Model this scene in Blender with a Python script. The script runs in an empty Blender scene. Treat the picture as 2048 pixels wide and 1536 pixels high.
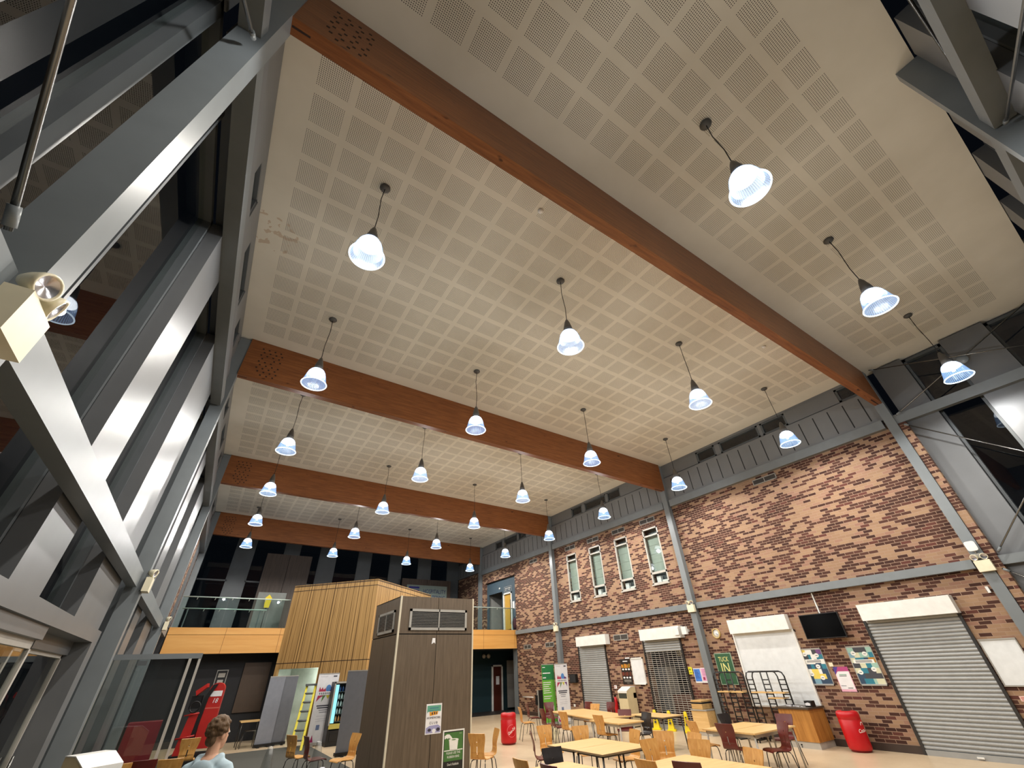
import bpy, bmesh, math, random
from mathutils import Vector, Matrix, Euler
random.seed(7)
SC = bpy.context.scene
COL = SC.collection
PI = math.pi
RAD = math.radians

# ------------------------------------------------------------------ helpers
def lin(c):
    c /= 255.0
    return c / 12.92 if c <= 0.04045 else ((c + 0.055) / 1.055) ** 2.4

def rgb(r, g, b):
    return (lin(r), lin(g), lin(b), 1)

class NT:
    """small wrapper for building node trees"""
    def __init__(self, name):
        self.m = bpy.data.materials.new(name)
        self.m.use_nodes = True
        self.t = self.m.node_tree
        self.t.nodes.clear()
        self.out = self.t.nodes.new('ShaderNodeOutputMaterial')
    def n(self, kind, **kw):
        nd = self.t.nodes.new('ShaderNode' + kind)
        for k, v in kw.items():
            setattr(nd, k, v)
        return nd
    def l(self, a, b):
        self.t.links.new(a, b)
    def math(self, op, a, b=None, c=None):
        nd = self.n('Math', operation=op)
        for i, v in enumerate((a, b, c)):
            if v is None:
                continue
            if isinstance(v, (int, float)):
                nd.inputs[i].default_value = v
            else:
                self.l(v, nd.inputs[i])
        return nd.outputs[0]
    def mix(self, fac, a, b):
        nd = self.n('Mix', data_type='RGBA')
        for sock, v in ((nd.inputs[0], fac), (nd.inputs[6], a), (nd.inputs[7], b)):
            if isinstance(v, (tuple, float, int)):
                sock.default_value = v
            else:
                self.l(v, sock)
        return nd.outputs[2]
    def ramp(self, fac, stops):
        nd = self.n('ValToRGB')
        el = nd.color_ramp.elements
        while len(el) < len(stops):
            el.new(0.5)
        for e, (p, c) in zip(el, stops):
            e.position = p
            e.color = c
        self.l(fac, nd.inputs[0])
        return nd.outputs[0]
    def noise(self, vec, scale, detail=3, rough=.55):
        nd = self.n('TexNoise')
        nd.inputs['Scale'].default_value = scale
        nd.inputs['Detail'].default_value = detail
        nd.inputs['Roughness'].default_value = rough
        self.l(vec, nd.inputs['Vector'])
        return nd.outputs['Fac']
    def coords(self, kind='Object', scale=None):
        o = self.n('TexCoord').outputs[kind]
        if scale:
            mp = self.n('Mapping')
            mp.inputs['Scale'].default_value = scale
            self.l(o, mp.inputs['Vector'])
            o = mp.outputs[0]
        return o
    def principled(self, col, rough=.5, metal=0., bump=None, spec=.5):
        p = self.n('BsdfPrincipled')
        if isinstance(col, tuple):
            p.inputs['Base Color'].default_value = col
        else:
            self.l(col, p.inputs['Base Color'])
        if isinstance(rough, (int, float)):
            p.inputs['Roughness'].default_value = rough
        else:
            self.l(rough, p.inputs['Roughness'])
        p.inputs['Metallic'].default_value = metal
        p.inputs['Specular IOR Level'].default_value = spec
        if bump is not None:
            b = self.n('Bump')
            b.inputs['Strength'].default_value = bump[1]
            b.inputs['Distance'].default_value = bump[2]
            self.l(bump[0], b.inputs['Height'])
            self.l(b.outputs[0], p.inputs['Normal'])
        self.l(p.outputs[0], self.out.inputs[0])
        return p

_plain = {}
def plain(name, c, rough=.5, metal=0., vary=.06, scale=6., spec=.5):
    """a paint-like procedural material with slight mottling"""
    if name in _plain:
        return _plain[name]
    t = NT(name)
    base = rgb(*c)
    nz = t.noise(t.coords(), scale)
    lo = tuple(x * (1 - vary) for x in base[:3]) + (1,)
    hi = tuple(min(1, x * (1 + vary)) for x in base[:3]) + (1,)
    t.principled(t.ramp(nz, [(.3, lo), (.7, hi)]), rough, metal, spec=spec)
    _plain[name] = t.m
    return t.m

def wood(name, dark, light, axis='X', scale=1., rough=.45, knots=False, spec=.4):
    t = NT(name)
    sc = {'X': (.6, 9, 9), 'Y': (9, .6, 9), 'Z': (9, 9, .6)}[axis]
    co = t.coords('Object', tuple(s * scale for s in sc))
    n1 = t.noise(co, 2.2, 6, .65)
    col = t.ramp(n1, [(.32, rgb(*dark)), (.68, rgb(*light))])
    if knots:
        k = t.noise(t.coords('Object', (1.2, 2.6, 2.6)), 2.4, 2, .5)
        kf = t.ramp(k, [(.70, (0, 0, 0, 1)), (.76, (1, 1, 1, 1))])
        col = t.mix(kf, col, rgb(70, 34, 14))
    t.principled(col, rough, 0, spec=spec)
    return t.m

def glass(name, tint=(1, 1, 1, 1), ior=1.9, rough=0.0):
    t = NT(name)
    fr = t.n('Fresnel'); fr.inputs[0].default_value = ior
    tr = t.n('BsdfTransparent'); tr.inputs[0].default_value = tint
    gl = t.n('BsdfGlossy'); gl.inputs['Roughness'].default_value = rough
    mx = t.n('MixShader')
    geo = t.n('NewGeometry')
    fac = t.math('MULTIPLY', fr.outputs[0], t.math('SUBTRACT', 1., geo.outputs['Backfacing']))
    t.l(fac, mx.inputs[0]); t.l(tr.outputs[0], mx.inputs[1]); t.l(gl.outputs[0], mx.inputs[2])
    t.l(mx.outputs[0], t.out.inputs[0])
    return t.m

def emis(name, c, s):
    t = NT(name)
    e = t.n('Emission'); e.inputs[0].default_value = rgb(*c); e.inputs[1].default_value = s
    t.l(e.outputs[0], t.out.inputs[0])
    return t.m

class MB:
    """collects shapes into one mesh; mi = material slot"""
    def __init__(self):
        self.v = []; self.f = []; self.mi = []; self.uv = None; self.sm = []
    def add(self, vs, fs, mi=0, smooth=False):
        o = len(self.v)
        self.v += [tuple(v) for v in vs]
        for f in fs:
            self.f.append(tuple(i + o for i in f)); self.mi.append(mi); self.sm.append(smooth)
        return self
    def box(self, a, b, mi=0, M=None):
        x0, y0, z0 = (min(p, q) for p, q in zip(a, b)); x1, y1, z1 = (max(p, q) for p, q in zip(a, b))
        vs = [(x0, y0, z0), (x1, y0, z0), (x1, y1, z0), (x0, y1, z0), (x0, y0, z1), (x1, y0, z1), (x1, y1, z1), (x0, y1, z1)]
        if M is not None:
            vs = [M @ Vector(v) for v in vs]
        return self.add(vs, [(0, 3, 2, 1), (4, 5, 6, 7), (0, 1, 5, 4), (1, 2, 6, 5), (2, 3, 7, 6), (3, 0, 4, 7)], mi)
    def prism(self, pts, h0, h1, axis='z', mi=0, smooth=False):
        """polygon pts extruded along an axis"""
        def P(u, w, h):
            return {'z': (u, w, h), 'y': (u, h, w), 'x': (h, u, w)}[axis]
        n = len(pts)
        vs = [P(u, w, h0) for u, w in pts] + [P(u, w, h1) for u, w in pts]
        fs = [tuple(range(n - 1, -1, -1)), tuple(range(n, 2 * n))]
        self.add(vs, fs, mi)
        o = len(self.v) - 2 * n
        for i in range(n):
            j = (i + 1) % n
            self.f.append((o + i, o + j, o + n + j, o + n + i)); self.mi.append(mi); self.sm.append(smooth)
        return self
    def tube(self, path, r, n=8, mi=0, caps=True):
        path = [Vector(p) for p in path]
        rs = r if isinstance(r, (list, tuple)) else [r] * len(path)
        vs = []; ref = None
        for i, p in enumerate(path):
            d = (path[min(i + 1, len(path) - 1)] - path[max(i - 1, 0)]).normalized()
            if ref is None or abs(ref.dot(d)) > .95:
                ref = Vector((0, 0, 1)) if abs(d.z) < .9 else Vector((1, 0, 0))
            a = d.cross(ref).normalized(); b = d.cross(a).normalized()
            for k in range(n):
                t = 2 * PI * k / n
                vs.append(p + a * math.cos(t) * rs[i] + b * math.sin(t) * rs[i])
        fs = []
        for i in range(len(path) - 1):
            for k in range(n):
                k2 = (k + 1) % n
                fs.append((i * n + k, i * n + k2, (i + 1) * n + k2, (i + 1) * n + k))
        self.add(vs, fs, mi, True)
        if caps:
            o = len(self.v) - len(vs)
            self.f.append(tuple(o + k for k in range(n - 1, -1, -1))); self.mi.append(mi); self.sm.append(False)
            self.f.append(tuple(o + (len(path) - 1) * n + k for k in range(n))); self.mi.append(mi); self.sm.append(False)
        return self
    def lathe(self, prof, n=24, mi=0, c=(0, 0, 0), closed=False, M=None):
        vs = []; fs = []
        for r, z in prof:
            for k in range(n):
                t = 2 * PI * k / n
                v = Vector((c[0] + r * math.cos(t), c[1] + r * math.sin(t), c[2] + z))
                vs.append(M @ v if M is not None else v)
        m = len(prof)
        for i in range(m if closed else m - 1):
            i2 = (i + 1) % m
            for k in range(n):
                k2 = (k + 1) % n
                fs.append((i * n + k, i * n + k2, i2 * n + k2, i2 * n + k))
        return self.add(vs, fs, mi, True)
    def ball(self, c, r, seg=14, rings=9, mi=0, M=None):
        rx, ry, rz = r if isinstance(r, (tuple, list)) else (r, r, r)
        vs = []; fs = []
        for i in range(rings + 1):
            a = PI * i / rings
            for k in range(seg):
                t = 2 * PI * k / seg
                v = Vector((rx * math.sin(a) * math.cos(t), ry * math.sin(a) * math.sin(t), rz * math.cos(a)))
                if M is not None:
                    v = M @ v
                vs.append(v + Vector(c))
        for i in range(rings):
            for k in range(seg):
                k2 = (k + 1) % seg
                fs.append((i * seg + k, (i + 1) * seg + k, (i + 1) * seg + k2, i * seg + k2))
        return self.add(vs, fs, mi, True)
    def mesh(self, name, mats):
        me = bpy.data.meshes.new(name)
        me.from_pydata(self.v, [], self.f)
        for m in (mats if isinstance(mats, (list, tuple)) else [mats]):
            me.materials.append(m)
        me.polygons.foreach_set('material_index', self.mi)
        me.polygons.foreach_set('use_smooth', self.sm)
        if self.uv is not None:
            uvl = me.uv_layers.new(name='UVMap')
            for lp in me.loops:
                uvl.data[lp.index].uv = self.uv(Vector(me.vertices[lp.vertex_index].co))
        me.validate(); me.update()
        return me

def link(name, data, parent=None, loc=(0, 0, 0), rot=(0, 0, 0)):
    o = bpy.data.objects.new(name, data)
    COL.objects.link(o)
    o.parent = parent
    o.location = loc; o.rotation_euler = rot
    return o

def part(parent, name, mb, mats, label=None):
    o = link(name, mb.mesh(name, mats), parent)
    if label:
        o['label'] = label
    return o

def tag(o, label, cat, group=None):
    o['label'] = label; o['category'] = cat
    if group:
        o['group'] = group
    return o

def thing(name, label, cat, loc=(0, 0, 0), rz=0., group=None):
    o = link(name, None, None, loc, (0, 0, rz))
    o.empty_display_size = .1
    return tag(o, label, cat, group)

def solo(name, mb, mats, label, cat, loc=(0, 0, 0), rz=0., group=None):
    o = link(name, mb.mesh(name, mats), None, loc, (0, 0, rz))
    return tag(o, label, cat, group)

def struct(name, mb, mats, parent=None, loc=(0, 0, 0), rz=0.):
    o = link(name, mb.mesh(name, mats) if mb else None, parent, loc, (0, 0, rz))
    o['kind'] = 'structure'
    return o

def dup(root, loc, rz, label=None, group=None, mats=None):
    def cp(o, par):
        c = o.copy(); COL.objects.link(c); c.parent = par
        for ch in list(o.children):
            cp(ch, c)
        return c
    r = cp(root, None)
    r.location = loc; r.rotation_euler = (0, 0, rz)
    if label: r['label'] = label
    if group: r['group'] = group
    return r

def text(parent, name, body, size, mat, loc, rot=(PI / 2, 0, 0), align='CENTER', ext=.001, sx=1., shear=0.):
    cu = bpy.data.curves.new(name, 'FONT')
    cu.body = body; cu.size = size; cu.align_x = align; cu.extrude = ext; cu.shear = shear
    cu.resolution_u = 2
    ob = bpy.data.objects.new('tmp', cu); me = bpy.data.meshes.new_from_object(ob)
    bpy.data.objects.remove(ob); bpy.data.curves.remove(cu)
    me.transform(Matrix.Translation(loc) @ Euler(rot).to_matrix().to_4x4() @ Matrix.Diagonal((sx, 1, 1, 1)))
    me.materials.append(mat)
    return link(name, me, parent)

# ------------------------------------------------------------------ materials
M = {}
# bricks: dark and tan bricks drifting in diagonal patches, tan mortar
def brick_mat():
    t = NT('brick')
    sep = t.n('SeparateXYZ'); t.l(t.coords(), sep.inputs[0])
    u = t.math('ADD', sep.outputs[1], sep.outputs[0]); z = sep.outputs[2]
    row = t.math('FLOOR', t.math('DIVIDE', z, .075))
    off = t.math('MULTIPLY', t.math('MODULO', t.math('ABSOLUTE', row), 2.), .5)
    cu = t.math('ADD', t.math('DIVIDE', u, .225), off)
    colm = t.math('FLOOR', cu)
    fx = t.math('SUBTRACT', cu, colm)
    fz = t.math('SUBTRACT', t.math('DIVIDE', z, .075), row)
    mortar = t.math('MAXIMUM', t.math('LESS_THAN', fx, .05), t.math('LESS_THAN', fz, .15))
    cmb = t.n('CombineXYZ'); t.l(colm, cmb.inputs[0]); t.l(row, cmb.inputs[1])
    wn = t.n('TexWhiteNoise', noise_dimensions='2D'); t.l(cmb.outputs[0], wn.inputs['Vector'])
    # slanted patches: sample noise on brick indices
    cm2 = t.n('CombineXYZ')
    t.l(t.math('MULTIPLY', t.math('ADD', colm, t.math('MULTIPLY', row, .30)), .20), cm2.inputs[0])
    t.l(t.math('MULTIPLY', row, .13), cm2.inputs[1])
    ns = t.noise(cm2.outputs[0], 1., 2, .5)
    val = t.math('ADD', t.math('MULTIPLY', ns, 1.3), t.math('MULTIPLY', wn.outputs['Value'], .62))
    isdark = t.math('GREATER_THAN', val, .905)
    sp = t.n('SeparateColor'); t.l(wn.outputs['Color'], sp.inputs[0])
    darkc = t.ramp(sp.outputs[1], [(0, rgb(60, 36, 30)), (.45, rgb(72, 45, 36)), (.8, rgb(84, 54, 44)), (1, rgb(94, 54, 46))])
    tanc = t.ramp(sp.outputs[2], [(0, rgb(146, 116, 92)), (.6, rgb(156, 127, 100)), (1, rgb(144, 108, 92))])
    c = t.mix(isdark, tanc, darkc)
    c = t.mix(mortar, c, rgb(158, 132, 112))
    hgt = t.math('SUBTRACT', 1., mortar)
    t.principled(c, .82, 0, bump=(hgt, .4, .006), spec=.3)
    return t.m
M['brick'] = brick_mat()

def ceiling_mat():
    t = NT('perforated_plaster')
    uv = t.n('UVMap').outputs[0]
    sep = t.n('SeparateXYZ'); t.l(uv, sep.inputs[0])
    u, v = sep.outputs[0], sep.outputs[1]
    def inside(x, pitch, size, count):
        m = t.math('MODULO', x, pitch)
        a = t.math('LESS_THAN', m, size)
        b = t.math('GREATER_THAN', x, 0.)
        c = t.math('LESS_THAN', x, pitch * count)
        return t.math('MULTIPLY', a, t.math('MULTIPLY', b, c)), m
    iu, mu = inside(u, .5865, .482, 26)
    iv, mv = inside(v, .585, .457, 12)
    panel = t.math('MULTIPLY', iu, iv)
    def dot(m, p):
        return t.math('GREATER_THAN', t.math('MODULO', m, p), p * .58)
    hole = t.math('MULTIPLY', dot(mu, .0284), dot(mv, .0269))
    hole = t.math('MULTIPLY', hole, panel)
    base = t.ramp(t.noise(t.coords(), 1.3), [(.3, rgb(222, 218, 204)), (.7, rgb(230, 226, 213))])
    # two old water stains near the glazed edge of the second bay
    co = t.coords()
    d = t.n('Vector' + 'Math', operation='DISTANCE'); t.l(co, d.inputs[0]); d.inputs[1].default_value = (-1.18, 6.6, 9.3)
    nz = t.noise(co, 6., 2, .5)
    st = t.math('MULTIPLY', t.math('GREATER_THAN', nz, .60), t.math('LESS_THAN', d.outputs['Value'], .5))
    base = t.mix(t.math('MULTIPLY', st, .4), base, rgb(170, 126, 74))
    c = t.mix(hole, base, rgb(40, 36, 32))
    t.principled(c, .85, 0, spec=.25)
    return t.m
M['ceil'] = ceiling_mat()

M['glulam'] = wood('glulam', (112, 64, 32), (148, 92, 50), 'X', 1., .42, True)
M['glulam_dark'] = plain('dark_slot', (38, 20, 12), .7)
M['steel'] = plain('grey_steel_paint', (116, 122, 125), .38, 0, .05, 3.)
M['steel_dark'] = plain('dark_grey_steel_paint', (84, 89, 92), .42, 0, .06, 3.)
M['alu'] = plain('anodised_panel', (108, 110, 112), .38, .2, .05, 2.)
M['clad'] = plain('grey_cladding', (112, 114, 115), .45, 0, .04, 2.)
M['groove'] = plain('shadow_joint', (24, 25, 26), .8)
M['glass'] = glass('window_glass', (.93, .96, .95, 1), 1.75)
M['bal_glass'] = glass('balustrade_glass', (.86, .93, .91, 1), 1.5)
M['screen_glass'] = glass('lobby_glass', (.80, .84, .83, 1), 1.7)
M['white'] = plain('white_paint', (226, 226, 222), .45)
M['cream'] = plain('cream_enamel', (226, 218, 190), .4)
M['creambin'] = plain('cream_bin_enamel', (206, 190, 152), .5)
M['black'] = plain('black_plastic', (14, 14, 15), .45)
M['blackm'] = plain('black_powder_coat', (18, 18, 19), .4)
M['screenb'] = plain('tv_screen', (4, 4, 5), .12)
M['chrome'] = plain('satin_chrome', (120, 120, 118), .25, .9)
M['darktube'] = plain('dark_tube', (72, 72, 72), .35, .7)
M['tubegrey'] = plain('grey_tube', (176, 172, 164), .45)
M['beech'] = wood('beech_ply', (190, 134, 66), (214, 164, 94), 'Z', 1.2, .4)
M['beechtop'] = wood('beech_top', (206, 166, 106), (226, 190, 132), 'X', 1.2, .4)
M['maroon'] = plain('maroon_ply', (92, 30, 26), .35, 0, .12)
M['darkchair'] = plain('black_ply', (30, 24, 24), .35)
M['fascia'] = wood('birch_fascia', (202, 146, 74), (216, 164, 94), 'X', .35, .4)
M['oak'] = wood('oak_counter', (150, 98, 40), (190, 134, 66), 'Z', .8, .45)
M['pod'] = None
M['red'] = plain('bin_red', (186, 14, 24), .35)
M['yellow'] = plain('safety_yellow', (232, 206, 20), .45)
M['ladder'] = plain('ladder_yellow', (204, 190, 30), .5)
M['shutter'] = plain('galvanised_shutter', (158, 160, 160), .42, .15)
M['carpet'] = plain('grey_carpet', (84, 84, 80), .95, 0, .12, 60., .1)
M['skirt'] = plain('dark_skirting', (62, 50, 44), .5)
M['darkwall'] = plain('charcoal_wall', (36, 37, 40), .8)
M['tealwall'] = plain('teal_wall', (14, 44, 50), .8)
M['bluewall'] = plain('slate_blue_wall', (60, 78, 90), .7)
M['darktimber'] = wood('dark_timber_panel', (70, 58, 50), (92, 78, 68), 'Z', .8, .5)
M['pillar'] = wood('grey_brown_laminate', (84, 72, 58), (106, 92, 76), 'Z', .9, .5)
M['ivory'] = plain('ivory_trim', (206, 198, 176), .5)
M['vent'] = plain('vent_silver', (158, 156, 150), .4)
M['paper'] = plain('paper_white', (228, 228, 230), .7)
M['boardw'] = plain('white_board', (222, 226, 228), .3)
M['bannerw'] = plain('banner_white', (214, 214, 218), .6)
M['panelgrey'] = plain('banner_back_grey', (128, 132, 142), .6)
M['panelgrey2'] = plain('banner_back_dark_grey', (104, 107, 114), .6)
M['blind'] = plain('pale_blind', (158, 168, 160), .8)

def floor_mat():
    t = NT('floor_vinyl')
    co = t.coords()
    n1 = t.noise(co, 1.1, 5, .6); n2 = t.noise(co, 14., 3, .6)
    c = t.ramp(n1, [(.3, rgb(198, 176, 146)), (.7, rgb(214, 194, 164))])
    c = t.mix(t.math('MULTIPLY', n2, .18), c, rgb(180, 160, 134))
    sep = t.n('SeparateXYZ'); t.l(co, sep.inputs[0])
    sx = t.math('LESS_THAN', t.math('MODULO', t.math('ADD', sep.outputs[0], 30.), 2.), .01)
    c = t.mix(t.math('MULTIPLY', sx, .5), c, rgb(150, 130, 108))
    t.principled(c, t.math('ADD', .26, t.math('MULTIPLY', n2, .12)), 0, spec=.45)
    return t.m
M['floor'] = floor_mat()

def pod_mat():
    t = NT('timber_batten_cladding')
    co = t.coords()
    sep = t.n('SeparateXYZ'); t.l(co, sep.inputs[0])
    w = t.n('TexNoise', noise_dimensions='1D'); w.inputs['Scale'].default_value = 16.; w.inputs['Detail'].default_value = 4.
    t.l(sep.outputs[0], w.inputs['W'])
    n2 = t.noise(t.coords('Object', (14, 14, .5)), 2., 4)
    f = t.math('ADD', t.math('MULTIPLY', w.outputs['Fac'], .75), t.math('MULTIPLY', n2, .25))
    c = t.ramp(f, [(.36, rgb(96, 70, 40)), (.46, rgb(158, 124, 76)), (.66, rgb(190, 154, 100))])
    t.principled(c, .55, 0, bump=(f, .5, .01), spec=.3)
    return t.m
M['pod'] = pod_mat()

# ------------------------------------------------------------------ key dimensions (metres)
XL, XR = -1.45, 14.8             # glazed wall line, brick wall line
YC = [2.37, 10.36, 18.38, 26.40]  # near faces of the column lines
YEND, YBACK = -1.6, 30.2
def zc(x):                        # underside of the sloping ceiling
    return 9.35 - .0185 * (x + 1.43)
RW = -PI / 2                      # things facing out of the brick wall
LW = PI / 2                       # things facing out of the glazed wall

# ------------------------------------------------------------------ floor, ceiling, rafters
struct('floor', MB().box((-3.2, -3, -.12), (19, 31, 0)), M['floor'])
struct('floor_carpet', MB().box((-1.15, 3, 0), (4.15, 20.05, .006)), M['carpet'])
struct('floor_dark_vinyl', MB().box((9.2, 23.35, 0), (18.5, 30, .006)), plain('dark_vinyl', (58, 52, 48), .5))

mb = MB()
ys = [YEND, -.79] + [y + .13 for y in YC] + [YBACK]
for a, b in zip(ys[:-1], ys[1:]):
    x0, x1 = -1.75, 15.05
    mb.add([(x0, a, zc(x0)), (x1, a, zc(x1)), (x1, b, zc(x1)), (x0, b, zc(x0)),
            (x0, a, zc(x0) + .12), (x1, a, zc(x1) + .12), (x1, b, zc(x1) + .12), (x0, b, zc(x0) + .12)],
           [(0, 3, 2, 1), (4, 5, 6, 7), (0, 1, 5, 4), (1, 2, 6, 5), (2, 3, 7, 6), (3, 0, 4, 7)])
_bays = []
for a, b in zip(ys[:-1], ys[1:]):
    _bays.append(a)
def ceil_mesh():
    me = mb.mesh('ceiling', M['ceil'])
    uvl = me.uv_layers.new(name='UVMap')
    for i, poly in enumerate(me.polygons):
        bay = i // 6 - 1
        y0 = -5.0 + 8.015 * bay     # first row of perforated squares of this bay
        for li in poly.loop_indices:
            co = me.vertices[me.loops[li].vertex_index].co
            uvl.data[li].uv = (co.x + 1.01, co.y - y0) if bay >= 0 else (-1, -1)
    o = link('ceiling', me); o['kind'] = 'structure'
ceil_mesh()

RL = ['spanning the hall in front of all the others', 'second one along from the glazed entrance bay',
      'third one along, between the second and the farthest', 'farthest one, above the mezzanine']
for k, y in enumerate(YC):
    y0, y1 = y + .02, y + .21
    if k == 1: y0, y1 = y - .03, y + .16
    r = thing('glulam_beam', 'long brown laminated timber roof beam, ' + RL[k], 'beam', (-1.2, y0, 8.2), 0, 'timber roof beams')
    w = y1 - y0
    def zb(x): return -.019 * x
    L = 15.8
    m = MB().add([(0, 0, zb(0)), (L, 0, zb(L)), (L, w, zb(L)), (0, w, zb(0)), (0, 0, zc(-1.2) - 8.2 - .004), (L, 0, zc(14.6) - 8.2 - .004), (L, w, zc(14.6) - 8.2 - .004), (0, w, zc(-1.2) - 8.2 - .004)],
                 [(0, 3, 2, 1), (4, 5, 6, 7), (0, 1, 5, 4), (1, 2, 6, 5), (2, 3, 7, 6), (3, 0, 4, 7)])
    part(r, 'timber', m, M['glulam'])
    s = MB()
    s.box((0.01, w / 2 - .012, -.004), (.75, w / 2 + .012, .02)); s.box((L - .5, w / 2 - .012, zb(L) - .003), (L - .01, w / 2 + .012, zb(L) + .02))
    part(r, 'steel_plate_slot', s, M['glulam_dark'])
    d = MB()
    for i in range(4):
        for j in range(9):
            if (i * 7 + j * 3) % 11 == 0: continue
            cx, cz = .32 + i * .14 + (.05 if j % 2 else 0), .12 + j * .10
            d.box((cx - .02, -.003, cz - .018), (cx + .02, .01, cz + .018))
    part(r, 'dowel_heads', d, M['glulam_dark'])

# ------------------------------------------------------------------ steel columns and rails
CR = ['carrying the white wifi unit beside the widest shutter', 'between the round clock and the lattice doorway grille',
      'standing behind the green roller banner', 'beside the blue upstairs doorway']
for k, y in enumerate(YC):
    m = MB().box((14.6, y, 0 if k < 3 else 3.74), (14.8, y + .23, 9.02))
    solo('steel_column', m, M['steel'], 'grey steel column on the brick wall ' + CR[k], 'column', group='steel columns')
CLb = ['nearest the viewer, with the closest cream floodlight', 'next to the glass lobby screen', 'past the glass lobby, at the mezzanine end', 'up on the mezzanine at the glazed side']
for k, y in enumerate(YC):
    m = MB().box((-1.45, y, 0 if k < 3 else 3.74), (-1.2, y + .23, 9.3))
    solo('steel_column', m, M['steel'], 'grey steel column of the glazed wall, ' + CLb[k], 'column', group='steel columns')

def rail(name, a, b, label, mat='steel'):
    m = MB().box(a, b)
    return solo(name, m, M[mat], label, 'rail')
seg = [(YEND + .2, YC[0]), (YC[0] + .23, YC[1]), (YC[1] + .23, YC[2]), (YC[2] + .23, 22.35)]
bay = ['in the glazed end bay', 'in the bay of the television', 'in the bay of the four slit windows', 'in the bay by the mezzanine']
for (a, b), t in zip(seg, bay):
    g = .06 if a > 0 else .0
    rail('steel_rail', (14.64, a + g, 3.50), (14.8, b - g, 3.69), 'grey lower steel rail, brick side, ' + t)
    e = b if b < 22 else YC[3]
    rail('steel_rail', (14.64, a + g, 7.21), (14.8, e - g, 7.47), 'grey upper steel beam, brick side, ' + t)
    tl = t.replace('in the bay of the television', 'between the two nearest columns').replace('in the bay of the four slit windows', 'alongside the glass lobby')
    rail('steel_rail', (-1.42, a + g, 3.40), (-1.28, b - g, 3.66), 'grey lower steel rail, glazed side, ' + tl)
    rail('steel_rail', (-1.45, a + g, 7.23), (-1.25, e - g, 7.47), 'grey upper steel beam, glazed side, ' + tl)

# ------------------------------------------------------------------ curtain walling
win_n = [0]
def curtain(origin, rz, spans, z0, z1, name, depth=.22, trims=()):
    """spans: (kind,a,b) along local x; local -y is the room side."""
    p = struct(name, None, None, None, origin, rz)
    p.empty_display_size = .1
    for kind, a, b in spans:
        if kind == 'p':
            m = MB().box((a, -.05, z0), (b, depth - .08, z1))
            c = struct('cladding_panel', m, M['alu'], p)
            j = MB().box((a - .012, depth - .10, z0), (b + .012, depth - .085, z1))
            struct('shadow_joint', j, M['groove'], p)
        else:
            win_n[0] += 1
            w = link('window_%d' % win_n[0], None, None, origin, (0, 0, rz)); w['kind'] = 'structure'
            f = MB()
            for x in (a, b - .07):
                f.box((x, depth - .10, z0), (x + .07, depth + .05, z1))
            f.box((a, depth - .10, z0), (b, depth + .05, z0 + .08)); f.box((a, depth - .10, z1 - .08), (b, depth + .05, z1))
            for tr in trims:
                if a < tr < b - .1:
                    f.box((tr - .02, depth - .16, z0), (tr + .02, depth + .05, z1))
            struct('frame', f, M['steel_dark'], w)
            struct('pane', MB().box((a + .07, depth - .01, z0 + .08), (b - .07, depth + .01, z1 - .08)), M['glass'], w)
    return p

# glazed wall on the entrance side: local x = world y, local y = -world x
sp = []; trims = []
def bay_spans(y):
    return [('g', y, y + .23 + 2.53), ('p', y + 2.76, y + 3.73), ('g', y + 3.73, y + 5.48), ('p', y + 5.48, y + 7.42), ('g', y + 7.42, y + 8.0)]
lower = []; upper = []
for i, y in enumerate(YC[:3]):
    s = bay_spans(y)
    upper += s
    if i == 0:
        lower += [('g', y, y + 1.85)]
    else:
        lower += s
    trims.append(y + 1.06)
front = [('g', -1.5, -.6), ('p', -.6, .3), ('g', .3, 1.36), ('p', 1.38, 1.47), ('g', 1.49, 2.37)]
curtain((XL - .05, 0, 0), LW, front + upper + [('g', 26.4, 30.2)], 2.66, 7.4, 'wall_left_upper', trims=trims)
curtain((XL - .05, 0, 0), LW, front + lower + [('g', 26.4, 30.2)], 0, 2.66, 'wall_left_lower', trims=trims)
# glazed end bay beside the brick wall: local x = -world y
fr = [('p', -2.2, -1.5), ('g', -1.5, -.6), ('p', -.6, .3), ('g', .3, 1.5)]
curtain((XR + .05, 0, 0), RW, fr, 0, 9.0, 'wall_right_glazed')
# end wall behind the viewer (only its top corner shows): faces +y, local x = -world x
es = []
x = -14.8
while x < 1.0:
    es += [('p', x, x + .75), ('g', x + .75, x + 1.7)]
    x += 1.7
curtain((0, YEND - .06, 0), PI, es, 0, 9.15, 'wall_front')
for i, (xx, lb) in enumerate([(6.4, 'slim dark steel post of the end wall that meets the ceiling'), (14.5, 'corner steel post where the end wall meets the glazed end bay'), (-1.4, 'corner steel post between the end wall and the entrance glazing')]):
    solo('steel_post', MB().box((xx, YEND - .05, 0), (xx + .16, YEND + .24, zc(xx) - .01)), M['steel'], lb, 'column', group='end wall posts')
for zz, lb in ((7.2, 'upper'), (3.45, 'lower')):
    for (a, b, w) in ((-1.2, 6.38, 'on the entrance side of the slim post'), (6.58, 14.48, 'on the brick side of the slim post')):
        solo('steel_rail', MB().box((a, YEND - .02, zz), (b, YEND + .18, zz + .27)), M['steel'], '%s horizontal steel rail of the end wall, %s' % (lb, w), 'rail')

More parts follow.
